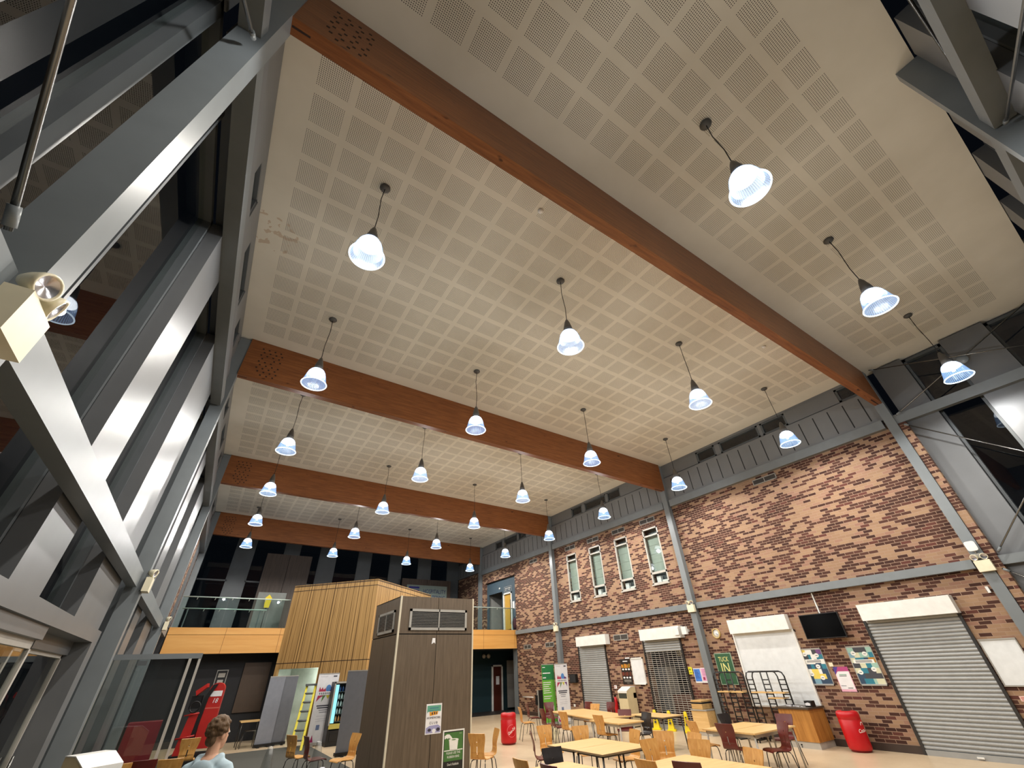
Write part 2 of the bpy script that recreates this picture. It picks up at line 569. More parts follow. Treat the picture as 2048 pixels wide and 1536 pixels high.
# clerestory strips above the top beams
def clerestory(xw, sgn, name):
    p = struct(name, None, None)
    zs = 8.44 if sgn > 0 else 8.16
    zt = 8.96 if sgn > 0 else 9.0
    for i, y in enumerate([YC[0] - 8.0] + YC):
        a = max(y + .23, 2.6); b = min(y + 8.0, YBACK)
        if i == 0: continue
        m = MB().box((xw, a, 7.47), (xw + sgn * .25, b, zs))
        struct('cladding_panel', m, M['clad'], p)
        if sgn > 0:
            g = MB(); yy = a + .25
            while yy < b - .1:
                g.box((xw - sgn * .003, yy, 7.56), (xw + sgn * .02, yy + .03, 8.34)); yy += .445
            struct('shadow_joint', g, M['groove'], p)
            edges = [(a, a + .73, 'w'), (a + .73, a + 2.35, 'p'), (a + 2.35, a + 3.25, 'w'), (a + 3.35, a + 4.95, 'w'), (a + 5.15, a + 6.0, 'w'), (a + 6.0, b, 'p')]
        else:
            edges = [(a, a + 2.25, 'p'), (a + 2.25, a + 3.15, 'w'), (a + 3.15, a + 4.0, 'p'), (a + 4.0, a + 5.6, 'w'), (a + 5.6, a + 6.4, 'p'), (a + 6.4, a + 7.2, 'w'), (a + 7.2, b, 'p')]
        q = MB()
        q.box((xw + sgn * .1, a, zs), (xw + sgn * .25, b, zs + .06)); q.box((xw + sgn * .1, a, zt - .01), (xw + sgn * .25, b, 9.33 if sgn < 0 else 9.05))
        for e0, e1, k in edges:
            e1 = min(e1, b)
            if e0 >= b - .05: continue
            if k == 'p':
                q.box((xw + sgn * .08, e0, zs + .06), (xw + sgn * .22, e1, zt))
            else:
                win_n[0] += 1
                w = link('window_%d' % win_n[0], None, None); w['kind'] = 'structure'
                f = MB(); t0 = xw + sgn * .1; t1 = xw + sgn * .2
                f.box((t0, e0, zs + .06), (t1, e0 + .07, zt)); f.box((t0, e1 - .07, zs + .06), (t1, e1, zt))
                f.box((t0, e0, zs + .06), (t1, e1, zs + .12)); f.box((t0, e0, zt - .06), (t1, e1, zt))
                struct('frame', f, M['steel_dark'], w)
                struct('pane', MB().box((xw + sgn * .15, e0 + .07, zs + .12), (xw + sgn * .16, e1 - .07, zt - .06)), M['glass'], w)
        if sgn > 0:
            q.box((xw + sgn * .1, a + 3.25, 8.5), (xw + sgn * .2, a + 3.35, 8.96)); q.box((xw + sgn * .1, a + 4.95, 8.5), (xw + sgn * .2, min(a + 5.15, b), 8.96))
        struct('clerestory_frame', q, M['clad'], p)
    return p
clerestory(14.72, 1, 'wall_right_clerestory')
clerestory(-1.36, -1, 'wall_left_clerestory')
struct('wall_left_front_clerestory', MB().box((-1.6, YEND, 7.4), (-1.75, 2.4, 9.34)), M['clad'])

# thin tie rods bracing the glazed end bays
def rod(a, b, label):
    t = thing('tie_rod', label, 'tie rod', a, 0, 'tie rods of the end bays')
    d = Vector(b) - Vector(a)
    u = d.normalized()
    part(t, 'rod', MB().tube([(0, 0, 0), d], .016, 8), M['chrome'])
    part(t, 'fork_end', MB().tube([u * .02, u * .12], .026, 8), M['steel']); part(t, 'fork_end', MB().tube([d - u * .12, d - u * .02], .026, 8), M['steel'])
rod((14.56, 2.25, 7.12), (14.56, -1.3, 3.74), 'tie rod slanting down from the big column across the tall glazed end bay')
rod((14.50, 2.12, 3.74), (14.50, -1.3, 7.15), 'tie rod slanting up from the wifi unit across the tall glazed end bay')
rod((14.56, 2.27, 7.42), (14.56, -1.3, 8.95), 'short-rise tie rod above the top beam of the glazed end bay')
rod((14.50, 2.21, 8.93), (14.50, -1.3, 7.6), 'tie rod falling from the roof beam end over the glazed end bay')
rod((14.56, 2.24, 3.42), (14.56, -1.3, .4), 'tie rod slanting to the floor below the wifi unit')
rod((-1.3, 2.16, 3.72), (-1.3, -1.3, 7.15), 'tie rod slanting up from the closest floodlight by the entrance glazing')
rod((-1.24, 2.28, 6.95), (-1.24, -1.3, 3.7), 'tie rod hanging from the first timber beam end by the entrance glazing')
rod((6.34, YEND + .1, 7.15), (-1.1, YEND + .1, 3.75), 'tie rod slanting away from the slim post of the end wall')
rod((6.34, YEND + .1, 7.55), (-1.1, YEND + .1, 9.2), 'tie rod rising from the end wall rail under the ceiling edge')
solo('tie_plate', MB().lathe([(.0, -.02), (.12, -.02), (.12, .02), (0, .02)], 14, M=Matrix.Rotation(PI / 2, 4, 'Y')), M['steel'], 'round plate where two tie rods cross by the lamp nearest the brick end bay', 'plate', (14.53, .45, 8.15))

# ------------------------------------------------------------------ brick wall with its openings
def holed(y0, y1, z0, z1, x0, x1, holes):
    yy = sorted(set([y0, y1] + [h[0] for h in holes] + [h[1] for h in holes]))
    zz = sorted(set([z0, z1] + [h[2] for h in holes] + [h[3] for h in holes]))
    m = MB()
    for a, b in zip(yy[:-1], yy[1:]):
        run = None
        for c, d in zip(zz[:-1], zz[1:]):
            mid = ((a + b) / 2, (c + d) / 2)
            if any(h[0] < mid[0] < h[1] and h[2] < mid[1] < h[3] for h in holes):
                if run: m.box((x0, a, run[0]), (x1, b, run[1])); run = None
                continue
            run = (run[0], d) if run else (c, d)
        if run: m.box((x0, a, run[0]), (x1, b, run[1]))
    return m
WIN = [(16.61, 17.41), (14.83, 15.65), (13.07, 13.89), (11.31, 12.14)]
holes = [(a, b, 4.54, 6.72) for a, b in WIN] + [(11.42, 13.24, 0, 2.66)]
struct('wall_right', holed(2.19, 22.4, 0, 7.46, XR, XR + .3, holes), M['brick'])
struct('wall_right_upper', holed(22.4, 30.2, 3.73, 7.46, XR, XR + .3, [(22.42, 26.1, 3.73, 6.64)]), M['brick'])
struct('wall_right_near_strip', MB().box((14.62, 2.6 - .41, 0), (14.8, 2.36, 7.2)), M['brick'])
struct('wall_left_brick', MB().box((-1.62, 21.2, 2.8), (-1.46, 26.4, 7.2)), M['brick'])
for i, (a, b) in enumerate([(2.62, 3.42), (5.42, 10.34), (10.6, 11.4), (13.26, 15.4), (17.26, 22.4)]):
    struct('baseboard_right_%d' % (i + 1), MB().box((14.775, a, 0), (14.8, b, .15)), M['skirt'])

# the four slit windows
for i, (a, b) in enumerate(WIN):
    win_n[0] += 1
    w = link('window_%d' % win_n[0], None, None); w['kind'] = 'structure'
    f = MB(); x0, x1 = 14.79, 14.87
    for (z0, z1) in ((4.54, 4.60), (6.66, 6.72), (6.38, 6.44), (4.92, 5.0)):
        f.box((x0, a, z0), (x1, b, z1))
    for yy in (a, b - .06):
        f.box((x0, yy, 4.54), (x1, yy + .06, 6.72))
    f.box((14.74, a - .02, 4.50), (14.83, b + .02, 4.545))
    struct('frame', f, M['tubegrey'], w)
    g = MB()
    for (z0, z1) in ((4.60, 4.92), (5.0, 6.38), (6.44, 6.66)):
        g.box((14.825, a + .06, z0), (14.835, b - .06, z1))
    struct('pane', g, M['glass'], w)
    bl = MB()
    for k in range(4):
        bl.box((14.97, a + .02, 5.0 + k * .35), (14.985, b - .02, 5.0 + k * .35 + .343))
    struct('blind', bl, M['blind'], w)
    struct('reveal', MB().box((15.08, a, 4.5), (15.1, b, 6.75)), M['steel_dark'], w)
    bx = solo('paper_box', MB().box((14.9, a + .12, 4.545), (15.04, a + .4, 4.68)), M['white'], 'white box inside slit window %s' % ['farthest along, by the mezzanine', 'second from the mezzanine', 'third from the mezzanine', 'closest to the plain brick bay'][i], 'box', group='boxes on the slit window sills')
    solo('folder_stack', MB().box((14.9, a + .46, 4.545), (15.04, a + .66, 4.84)), M['paper'], 'upright pale folders inside slit window %s' % ['farthest along, by the mezzanine', 'second from the mezzanine', 'third from the mezzanine', 'closest to the plain brick bay'][i], 'folder', group='folders on the slit window sills')

def wall_vent(y0, y1, z0, z1, label):
    t = thing('wall_vent', label, 'vent', (XR, (y0 + y1) / 2, z0), RW, 'vents in the brick wall')
    w = y1 - y0; h = z1 - z0
    f = MB()
    f.box((-w / 2, -.02, 0), (w / 2, 0, .025)); f.box((-w / 2, -.02, h - .025), (w / 2, 0, h))
    for x in (-w / 2, -.012, w / 2 - .025): f.box((x, -.02, 0), (x + .025, 0, h))
    part(t, 'frame', f, M['vent'])
    part(t, 'mesh', MB().box((-w / 2 + .01, -.008, .01), (w / 2 - .01, -.002, h - .01)), plain('vent_mesh', (58, 54, 50), .7))
for (a, b) in WIN:
    i = WIN.index((a, b))
    wall_vent(a + .02, b + .02, 6.93, 7.13, 'slim vent right above slit window ' + ['nearest the mezzanine', 'second from the mezzanine', 'third from the mezzanine', 'nearest the plain brick bay'][i])
wall_vent(6.0, 6.83, 6.94, 7.13, 'slim vent high on the plain brick bay above the television')
wall_vent(20.0, 20.74, 6.92, 7.11, 'slim vent high on the brick beside the blue upstairs wall')
wall_vent(14.0, 14.84, 2.77, 2.98, 'vent between the two white shutter boxes')
wall_vent(19.03, 19.75, 2.77, 2.97, 'low vent beside the column behind the green banner')
wall_vent(21.03, 21.70, 2.77, 2.97, 'low vent closest to the end of the mezzanine front')

# ------------------------------------------------------------------ shutters
def slats(y0, y1, z0, z1):
    m = MB(); n = int((z1 - z0) / .0758); prof = []
    for i in range(n):
        zb = z0 + i * (z1 - z0) / n; h = (z1 - z0) / n
        prof += [(-.004, zb), (-.024, zb + h * .25), (-.028, zb + h * .5), (-.022, zb + h * .8), (-.002, zb + h * .93)]
    prof.append((-.004, z1))
    vs = []
    for d, z in prof:
        vs += [(y0, d, z), (y1, d, z)]
    m.add(vs, [(2 * i, 2 * i + 1, 2 * i + 3, 2 * i + 2) for i in range(len(prof) - 1)], 0)
    return m
def shutter(y0, y1, box, label, name='roller_shutter'):
    yc = (y0 + y1) / 2; w = y1 - y0
    t = thing(name, label, 'shutter', (XR, yc, 0), RW)
    c = MB(); bw = (box[1] - box[0]) / 2; bc = yc - (box[0] + box[1]) / 2
    c.box((bc - bw, -.25, 2.67), (bc + bw, 0, 3.04))
    part(t, 'housing', c, M['white'])
    for s in (-1, 1):
        part(t, 'guide_rail', MB().box((s * w / 2 - .03, -.05, 0), (s * w / 2 + .03, 0, 2.67)), M['darktube'])
    return t, w
t, w = shutter(3.44, 5.40, (3.39, 5.35), 'wide grey roller shutter with a white housing, beyond the television')
part(t, 'curtain', slats(-w / 2 + .02, w / 2 - .02, .1, 2.68), M['shutter'])
part(t, 'bottom_bar', MB().box((-w / 2 + .02, -.05, 0), (w / 2 - .02, -.005, .1)), M['shutter'])
part(t, 'handle', MB().box((-.06, -.08, .03), (.06, -.05, .06)), M['white'])
t, w = shutter(15.43, 17.2, (15.11, 17.07), 'grey roller shutter with a white housing, near the green banner')
part(t, 'curtain', slats(-w / 2 + .02, w / 2 - .02, .1, 2.68), M['shutter'])
part(t, 'bottom_bar', MB().box((-w / 2 + .02, -.05, 0), (w / 2 - .02, -.005, .1)), M['shutter'])
t, w = shutter(11.45, 13.24, (11.22, 13.16), 'see-through lattice roller grille over a dark doorway')
g = MB()
z = .12
while z < 2.3:
    g.box((-w / 2 + .02, -.03, z), (w / 2 - .02, -.018, z + .014)); z += .062
for i in range(9):
    xx = -w / 2 + .1 + i * (w - .2) / 8
    g.box((xx - .005, -.03, .1), (xx + .005, -.02, 2.3))
part(t, 'grille', g, M['tubegrey'])
part(t, 'top_slats', slats(-w / 2 + .02, w / 2 - .02, 2.28, 2.68), M['shutter'])
part(t, 'bottom_bar', MB().box((-w / 2 + .02, -.05, 0), (w / 2 - .02, -.01, .11)), M['shutter'])
# dark shop room behind the grille
m = MB(); m.box((15.1, 10.8, 0), (17.6, 10.9, 2.8)); m.box((15.1, 14.2, 0), (17.6, 14.3, 2.8)); m.box((17.5, 10.8, 0), (17.6, 14.3, 2.8)); m.box((15.1, 10.8, 2.75), (17.6, 14.3, 2.85))
struct('wall_shop_interior', m, M['darkwall'])
t = thing('fridge', 'pale fridge standing inside the dark doorway behind the lattice grille', 'fridge', (15.75, 13.3, 0), RW)
part(t, 'body', MB().box((-.35, -.3, 0), (.35, .3, 1.8)), M['tubegrey']); part(t, 'door', MB().box((-.33, -.34, .1), (.33, -.3, 1.78)), plain('fridge_door', (96, 100, 104), .3))
t = thing('shop_sign', 'dark sign reading IN inside the doorway behind the lattice grille', 'sign', (15.55, 12.15, 1.75), RW)
part(t, 'board', MB().box((-.3, -.02, 0), (.3, .02, .85)), plain('navy_board', (18, 22, 40), .5))
text(t, 'lettering', 'IN', .3, plain('straw_letters', (196, 190, 140), .6), (0, -.025, .36))
solo('shop_counter', MB().box((15.5, 11.2, 0), (16.1, 12.9, .95)), plain('counter_brown', (84, 48, 36), .5), 'dark brown counter inside the doorway behind the lattice grille', 'counter')

# white hatch beside the clock
t = thing('serving_hatch', 'tall white closed serving hatch between the clock and the framed posters', 'hatch', (XR, 8.3, 0), RW)
part(t, 'housing', MB().box((-.97, -.2, 2.64), (.97, 0, 3.03)), M['white'])
part(t, 'board', MB().box((-.97, -.035, .8), (.97, 0, 2.64)), M['boardw'])
f = MB(); f.box((-1.0, -.06, .8), (-.95, 0, 2.64)); f.box((.95, -.06, .8), (1.0, 0, 2.64)); f.box((-1., -.05, 2.58), (1., 0, 2.64))
part(t, 'frame', f, M['white'])
part(t, 'sill', MB().box((-1.0, -.1, .76), (1.0, 0, .8)), M['white'])

# ------------------------------------------------------------------ things on the brick wall
t = thing('television', 'black flat television hung on the brick above two collage posters', 'television', (XR - .01, 6.41, 2.35), RW)
part(t, 'body', MB().box((-.525, -.2, 0), (.525, -.14, .6)), M['black'])
part(t, 'screen', MB().box((-.505, -.204, .02), (.505, -.199, .58)), M['screenb'])
part(t, 'bracket', MB().box((-.2, -.14, .15), (.2, 0, .42)), M['blackm'])
solo('cable_trunking', MB().box((14.76, 6.39, 2.96), (14.8, 6.42, 3.49)), M['white'], 'thin white cable conduit from the steel rail down to the television', 'cable')

def q(m, x0, z0, x1, z1, mi, d=.004):
    m.box((x0, -d, z0), (x1, -.0005, z1), mi)
def disc(m, cx, cz, rx, rz, mi, d=.006):
    pts = [(cx + rx * math.cos(a * PI / 9), cz + rz * math.sin(a * PI / 9)) for a in range(18)]
    m.prism(pts, -d, -.001, 'y', mi)
PAL = [plain('ink_%d' % i, c, .6) for i, c in enumerate([(44, 68, 92), (120, 160, 178), (232, 232, 226), (226, 204, 96), (62, 64, 70), (42, 120, 140), (108, 66, 120), (168, 120, 44), (150, 186, 172), (206, 206, 176)])]
def collage(y, z, w, h, label, seed, cols, circ, bar):
    r = random.Random(seed)
    t = thing('framed_poster', label, 'poster', (XR, y, z), RW, 'collage posters under the television')
    part(t, 'backing', MB().box((-w / 2 + .01, -.02, .01), (w / 2 - .01, 0, h - .01)), M['paper'])
    f = MB()
    f.box((-w / 2, -.03, 0), (w / 2, 0, .03)); f.box((-w / 2, -.03, h - .025), (w / 2, 0, h)); f.box((-w / 2, -.03, 0), (-w / 2 + .015, 0, h)); f.box((w / 2 - .015, -.03, 0), (w / 2, 0, h))
    part(t, 'frame', f, M['vent'])
    m = MB()
    nz, nx = 7, 4
    for j in range(nz):
        xs = sorted([0, 1] + [min(.95, max(.05, (i + 1) / nx + r.uniform(-.08, .08))) for i in range(nx - 1)])
        for a, b in zip(xs[:-1], xs[1:]):
            q(m, -w / 2 + .02 + a * (w - .04), .035 + j * (h - .07) / nz, -w / 2 + .02 + b * (w - .04), .035 + (j + 1) * (h - .07) / nz, r.choice(cols), .0215)
    for cx, cz in circ:
        disc(m, (cx - .5) * w, cz * h, .058, .05, 2, .024)
        q(m, (cx - .5) * w - .03, cz * h - .006, (cx - .5) * w + .03, cz * h + .006, 4, .025)
    q(m, -.24, bar * h - .04, .24, bar * h + .04, 2, .024)
    for k in (-.012, .014):
        q(m, -.19, bar * h + k - .008, .19, bar * h + k + .006, 4, .025)
    part(t, 'print', m, PAL)
collage(7.07, 1.28, .60, .86, 'framed collage poster in navy and white under the television, beside the white hatch', 3, [0, 1, 2, 4, 5, 6, 2, 0, 3], [(.2, .84), (.72, .8), (.6, .5), (.2, .3), (.62, .2)], .64)
collage(5.83, 1.28, .60, .86, 'framed collage poster in teal and mustard under the television, beside the wide shutter', 8, [0, 5, 8, 9, 8, 7, 9, 4, 1], [(.22, .81), (.66, .79), (.75, .4), (.2, .33)], .6)
t = thing('leaflet_poster', 'white notice with a pink and purple border between the two collage posters', 'poster', (XR, 6.47, 1.15), RW)
m = MB(); q(m, -.18, 0, .18, .54, 0); q(m, -.165, .05, .165, .44, 1, .005)
m.prism([(-.18, .54), (-.18, .36), (-.1, .44), (.18, .44), (.18, .54)], -.006, -.001, 'y', 2); m.prism([(-.18, .54), (-.18, .36), (-.06, .54)], -.007, -.001, 'y', 3)
q(m, -.09, .36, .09, .375, 4, .006); q(m, -.1, .33, .08, .345, 5, .006); q(m, -.15, .12, -.02, .13, 5, .006); q(m, .0, .07, .12, .085, 5, .006)
part(t, 'print', m, [plain('pale_pink', (226, 170, 190), .6), M['paper'], plain('magenta_ink', (172, 66, 120), .6), plain('violet_ink', (70, 56, 140), .6), plain('green_ink', (90, 150, 110), .6), PAL[4]])
solo('light_switch', MB().box((14.78, 6.61, 1.70), (14.8, 6.71, 1.79)), M['cream'], 'small cream switch between the collage posters above the pink notice', 'switch')

def sign_text(name, label, cat, y, z): return thing(name, label, cat, (XR, y, z), RW)
t = sign_text('tuck_in_poster', 'green framed poster with straw yellow words TUCK IN under the clock', 'poster', 9.9, 1.28)
part(t, 'frame', MB().box((-.31, -.02, 0), (.31, 0, .86)), plain('sage_frame', (150, 172, 150), .4))
part(t, 'print', MB().box((-.285, -.024, .02), (.285, -.019, .84)), plain('poster_green', (44, 88, 58), .5))
ly = plain('straw_yellow', (226, 220, 140), .6)
text(t, 'lettering', 'TUCK', .19, ly, (0, -.026, .625), sx=.72); text(t, 'lettering', 'IN', .40, ly, (0, -.026, .31), sx=.82)

t = thing('wall_clock', 'round white wall clock with a pale wooden rim beside the steel column', 'clock', (XR, 9.89, 2.70), RW)
Rm = Matrix.Rotation(PI / 2, 4, 'X')
part(t, 'rim', MB().lathe([(.125, -.0), (.15, -.0), (.15, .05), (.125, .06), (.122, .04)], 28, closed=True, M=Rm), plain('clock_rim', (196, 170, 110), .5))
part(t, 'face', MB().lathe([(0, .03), (.125, .03), (.125, .02), (0, .02)], 28, M=Rm), M['white'])
part(t, 'hands', MB().box((-.004, -.038, -.02), (.004, -.034, .075), M=Matrix.Rotation(2.2, 4, 'Y')).box((-.005, -.036, -.02), (.005, -.033, .05), M=Matrix.Rotation(2.6, 4, 'Y')), plain('clock_blue', (90, 120, 170), .5))

t = sign_text('notice', 'small yellow notice beside the lattice grille', 'notice', 11.32, 1.57)
m = MB(); q(m, -.075, 0, .075, .21, 0); disc(m, -.01, .14, .025, .03, 1); q(m, -.04, .04, .04, .06, 1, .005)
part(t, 'print', m, [plain('notice_yellow', (226, 222, 40), .6), PAL[4]])
t = sign_text('notice', 'blue lettered notice sheet beside the steel column near the lattice grille', 'notice', 11.06, 1.33)
m = MB(); q(m, -.14, 0, .14, .41, 0); q(m, -.125, .04, .125, .39, 1, .005)
for k in range(6): q(m, -.1, .33 - k * .04, .02 + .02 * (k % 3), .345 - k * .04, 2, .006)
part(t, 'print', m, [M['paper'], plain('notice_blue', (62, 120, 206), .6), plain('notice_navy', (36, 70, 140), .6)])
t = sign_text('notice', 'pink notice sheet half hidden behind the steel column', 'notice', 10.77, 1.33)
m = MB(); q(m, -.14, 0, .14, .42, 0); q(m, -.125, .05, .125, .40, 1, .005); q(m, -.1, .08, -.02, .16, 2, .006)
for k in range(6): q(m, -.1, .36 - k * .032, .1, .372 - k * .032, 3, .006)
part(t, 'print', m, [M['paper'], plain('notice_pink', (226, 170, 206), .6), plain('notice_crimson', (150, 40, 80), .6), plain('notice_rose', (190, 130, 160), .6)])

t = sign_text('menu_poster', 'dark menu poster with rows of food photographs beside the blank white board', 'poster', 14.41, 1.27)
m = MB(); q(m, -.27, 0, .27, .84, 0, .008)
r = random.Random(5)
for k in range(3):
    for z0, z1, cs in ((.53, .68, (1, 2)), (.27, .42, (3, 4)), (.46, .53, (5, 5)), (.19, .255, (5, 5))):
        if z1 - z0 > .1:
            for i in range(4):
                a = -.24 + k * .165 + i * .035
                q(m, a, z0 + r.uniform(0, .03), a + .04, z1 - r.uniform(0, .03), r.choice(cs), .010)
        else:
            disc(m, -.16 + k * .16, (z0 + z1) / 2, .055, .03, 5, .011)
q(m, -.12, .75, .14, .78, 5, .011); q(m, -.19, .08, .2, .16, 6, .010); q(m, -.06, .035, .08, .055, 6, .010)
part(t, 'print', m, [plain('menu_black', (24, 16, 12), .5), plain('menu_gold', (196, 130, 40), .6), plain('menu_olive', (120, 110, 30), .6), plain('menu_rust', (110, 44, 24), .6), plain('menu_brown', (70, 36, 24), .6), M['paper'], plain('menu_grey', (110, 104, 96), .6)])
solo('paper_label', MB().box((14.79, 14.13, 2.12), (14.8, 14.37, 2.16)), M['paper'], 'small white label strip above the dark menu poster', 'label')
t = sign_text('blank_board', 'blank white board with a white rim between the menu poster and the lattice grille', 'board', 13.73, 1.27)
part(t, 'board', MB().box((-.29, -.04, .02), (.29, 0, .85)), M['boardw'])
f = MB(); f.box((-.31, -.06, 0), (.31, 0, .03)); f.box((-.31, -.06, .83), (.31, 0, .87)); f.box((-.31, -.06, 0), (-.285, 0, .87)); f.box((.285, -.06, 0), (.31, 0, .87))
part(t, 'frame', f, M['white'])
t = sign_text('whiteboard', 'framed whiteboard between the wide shutter and the nearest steel column', 'whiteboard', 3.08, 1.28)
part(t, 'board', MB().box((-.29, -.015, .02), (.29, 0, .84)), M['boardw'])
f = MB(); f.box((-.31, -.03, 0), (.31, 0, .025)); f.box((-.31, -.03, .83), (.31, 0, .86)); f.box((-.31, -.025, 0), (-.29, 0, .86)); f.box((.29, -.025, 0), (.31, 0, .86))
part(t, 'frame', f, M['vent'])
t = sign_text('notice', 'tiny pale red-printed notice beside the wide shutter', 'notice', 3.2, 1.03)
m = MB(); q(m, -.07, 0, .07, .09, 0); q(m, -.05, .05, .05, .07, 1, .005); q(m, -.05, .02, .03, .035, 1, .005)
part(t, 'print', m, [plain('blush', (226, 190, 180), .6), plain('faded_red', (190, 110, 100), .6)])
t = sign_text('notice', 'small square notice above the fire extinguisher', 'notice', 15.16, 1.13)
m = MB(); q(m, -.075, 0, .075, .11, 0); q(m, -.05, .03, .0, .08, 1, .005)
part(t, 'print', m, [M['paper'], plain('faded_red', (190, 110, 100), .6)])
t = thing('wall_speaker', 'small black speaker on the brick between the white banner and a shutter', 'speaker', (XR, 17.7, 1.32), RW)
part(t, 'body', MB().box((-.22, -.14, 0), (.22, 0, .32)), M['black']); part(t, 'front_mesh', MB().box((-.2, -.145, .02), (.2, -.14, .3)), plain('speaker_mesh', (30, 31, 33), .8))
for yy, lb in ((11.32, 'white wall speaker overlapping the housing of the lattice grille'), (10.98, 'white wall speaker between the lattice grille housing and the steel column')):
    t = thing('wall_speaker', lb, 'speaker', (XR, yy, 2.75), RW)
    part(t, 'body', MB().box((-.1, -.30, 0), (.1, -.2, .24)), M['white']); part(t, 'bracket', MB().box((-.03, -.21, .08), (.03, 0, .16)), M['white'])
solo('alarm_sounder', MB().box((14.74, 2.68, 3.0), (14.8, 2.73, 3.13)), M['white'], 'small white box on the brick just below the wifi column rail', 'box')
t = thing('fire_extinguisher', 'red fire extinguisher on the brick beside the cream bin', 'fire extinguisher', (14.68, 15.15, .36), 0)
part(t, 'cylinder', MB().lathe([(0, 0), (.07, 0), (.075, .02), (.075, .42), (.05, .49), (.025, .52), (0, .52)], 16), M['red'])
part(t, 'valve', MB().box((-.05, -.02, .52), (.05, .02, .57)), M['black']); part(t, 'hose', MB().tube([(-.05, 0, .54), (-.09, 0, .48), (-.09, 0, .25)], .012), M['black'])
part(t, 'wall_bracket', MB().box((.05, -.03, .3), (.12, .03, .36)), M['blackm'])
solo('wall_socket', MB().box((14.77, 17.83, .46), (14.8, 17.93, .55)), M['white'], 'white wall socket low on the brick beside the white banner', 'socket')
solo('handrail', MB().tube([(14.7, 20.94, .73), (14.7, 21.9, .73)], .02).tube([(14.7, 21.1, .73), (14.8, 21.1, .7)], .012).tube([(14.7, 21.75, .73), (14.8, 21.75, .7)], .012), M['white'], 'short white handrail low on the brick beside the black stand', 'handrail')

# twin-head emergency floodlights on the columns
def emergency(loc, rz, label):
    t = thing('emergency_light', label, 'emergency light', loc, rz, 'twin emergency lights on the columns')
    part(t, 'case', MB().box((-.14, -.10, -.12), (.14, 0, .11)), M['cream'])
    part(t, 'mounting', MB().box((-.1, 0, -.1), (.1, .03, .09)), M['steel_dark'])
    for s, tl in ((-.075, -.35), (.075, .3)):
        Mx = Matrix.Translation((s, -.06, .19)) @ Matrix.Rotation(tl, 4, 'Z') @ Matrix.Rotation(PI / 2 + .25, 4, 'X')
        h = part(t, 'lamp_head', MB().lathe([(0, -.07), (.03, -.07), (.05, -.03), (.068, .03), (.068, .05), (.058, .05), (.04, 0)], 18, M=Mx).box((s - .012, -.07, .1), (s + .012, -.05, .15)), M['cream'])
        part(h, 'lens', MB().lathe([(0, .03), (.04, .038), (.058, .045)], 18, M=Mx), plain('lens_silver', (190, 190, 196), .15, .8))
emergency((14.6, YC[0] + .1, 3.52), RW, 'cream twin floodlight under the wifi unit on the column')
emergency((14.6, YC[1] + .1, 3.52), RW, 'cream twin floodlight on the column by the clock')
emergency((14.6, YC[2] + .1, 3.50), RW, 'cream twin floodlight on the column behind the green banner')
emergency((-1.2, YC[0] - .03, 3.36), LW, 'large cream twin floodlight closest to the viewer on the glazed wall')
emergency((-1.2, YC[1] + .06, 3.46), LW, 'cream twin floodlight on the glazed wall column beside the lobby')
emergency((-1.2, YC[2] + .08, 3.46), LW, 'cream twin floodlight on the glazed wall column by the mezzanine')
t = thing('wifi_unit', 'white rounded wifi unit on the column above a cream floodlight', 'wifi unit', (14.6, 2.48, 3.94), RW)
pts = []
for cx, cz, a0 in ((.05, .06, 0), (-.05, .06, 90), (-.05, -.06, 180), (.05, -.06, 270)):
    for k in range(5):
        a = RAD(a0 + k * 22.5); pts.append((cx + .045 * math.cos(a), cz + .045 * math.sin(a)))
part(t, 'shell', MB().prism(pts, -.12, -.08, 'y'), M['white']); part(t, 'arm', MB().tube([(0, -.08, -.03), (0, -.04, -.12), (0, 0, -.16)], .014), M['tubegrey'])
part(t, 'junction_box', MB().box((-.05, -.06, -.26), (.05, 0, -.16)), M['vent'])

# ------------------------------------------------------------------ pendant lamps
LAMP_COL = (1.0, .945, .865)
def shade_mat():
    t = NT('prismatic_acrylic')
    co = t.coords()
    sep = t.n('SeparateXYZ'); t.l(co, sep.inputs[0])
    ang = t.math('ARCTAN2', sep.outputs[1], sep.outputs[0])
    rib = t.math('SINE', t.math('MULTIPLY', ang, 44.))
    ribf = t.math('ADD', .5, t.math('MULTIPLY', rib, .5))
    tr = t.n('BsdfTransparent'); tr.inputs[0].default_value = (.90, .94, 1, 1)
    gl = t.n('BsdfGlossy'); gl.inputs['Roughness'].default_value = .12; gl.inputs[0].default_value = (.75, .88, 1, 1)
    em = t.n('Emission'); em.inputs[0].default_value = (.36, .60, 1, 1)
    t.l(t.math('ADD', .18, t.math('MULTIPLY', ribf, .62)), em.inputs[1])
    a = t.n('AddShader'); t.l(em.outputs[0], a.inputs[0]); t.l(tr.outputs[0], a.inputs[1])
    lw = t.n('LayerWeight'); lw.inputs[0].default_value = .3
    mx = t.n('MixShader'); t.l(t.math('MULTIPLY', lw.outputs[1], .6), mx.inputs[0]); t.l(a.outputs[0], mx.inputs[1]); t.l(gl.outputs[0], mx.inputs[2])
    t.l(mx.outputs[0], t.out.inputs[0])
    return t.m
M['shade'] = shade_mat()
M['rim'] = emis('lit_acrylic_rim', (222, 240, 255), 2.2)
M['crown'] = emis('lit_diffuser_crown', (250, 250, 248), 5.)
M['cone'] = plain('pendant_cone', (104, 102, 98), .4, .3)
UP_W, DOWN_W = 34., 285.
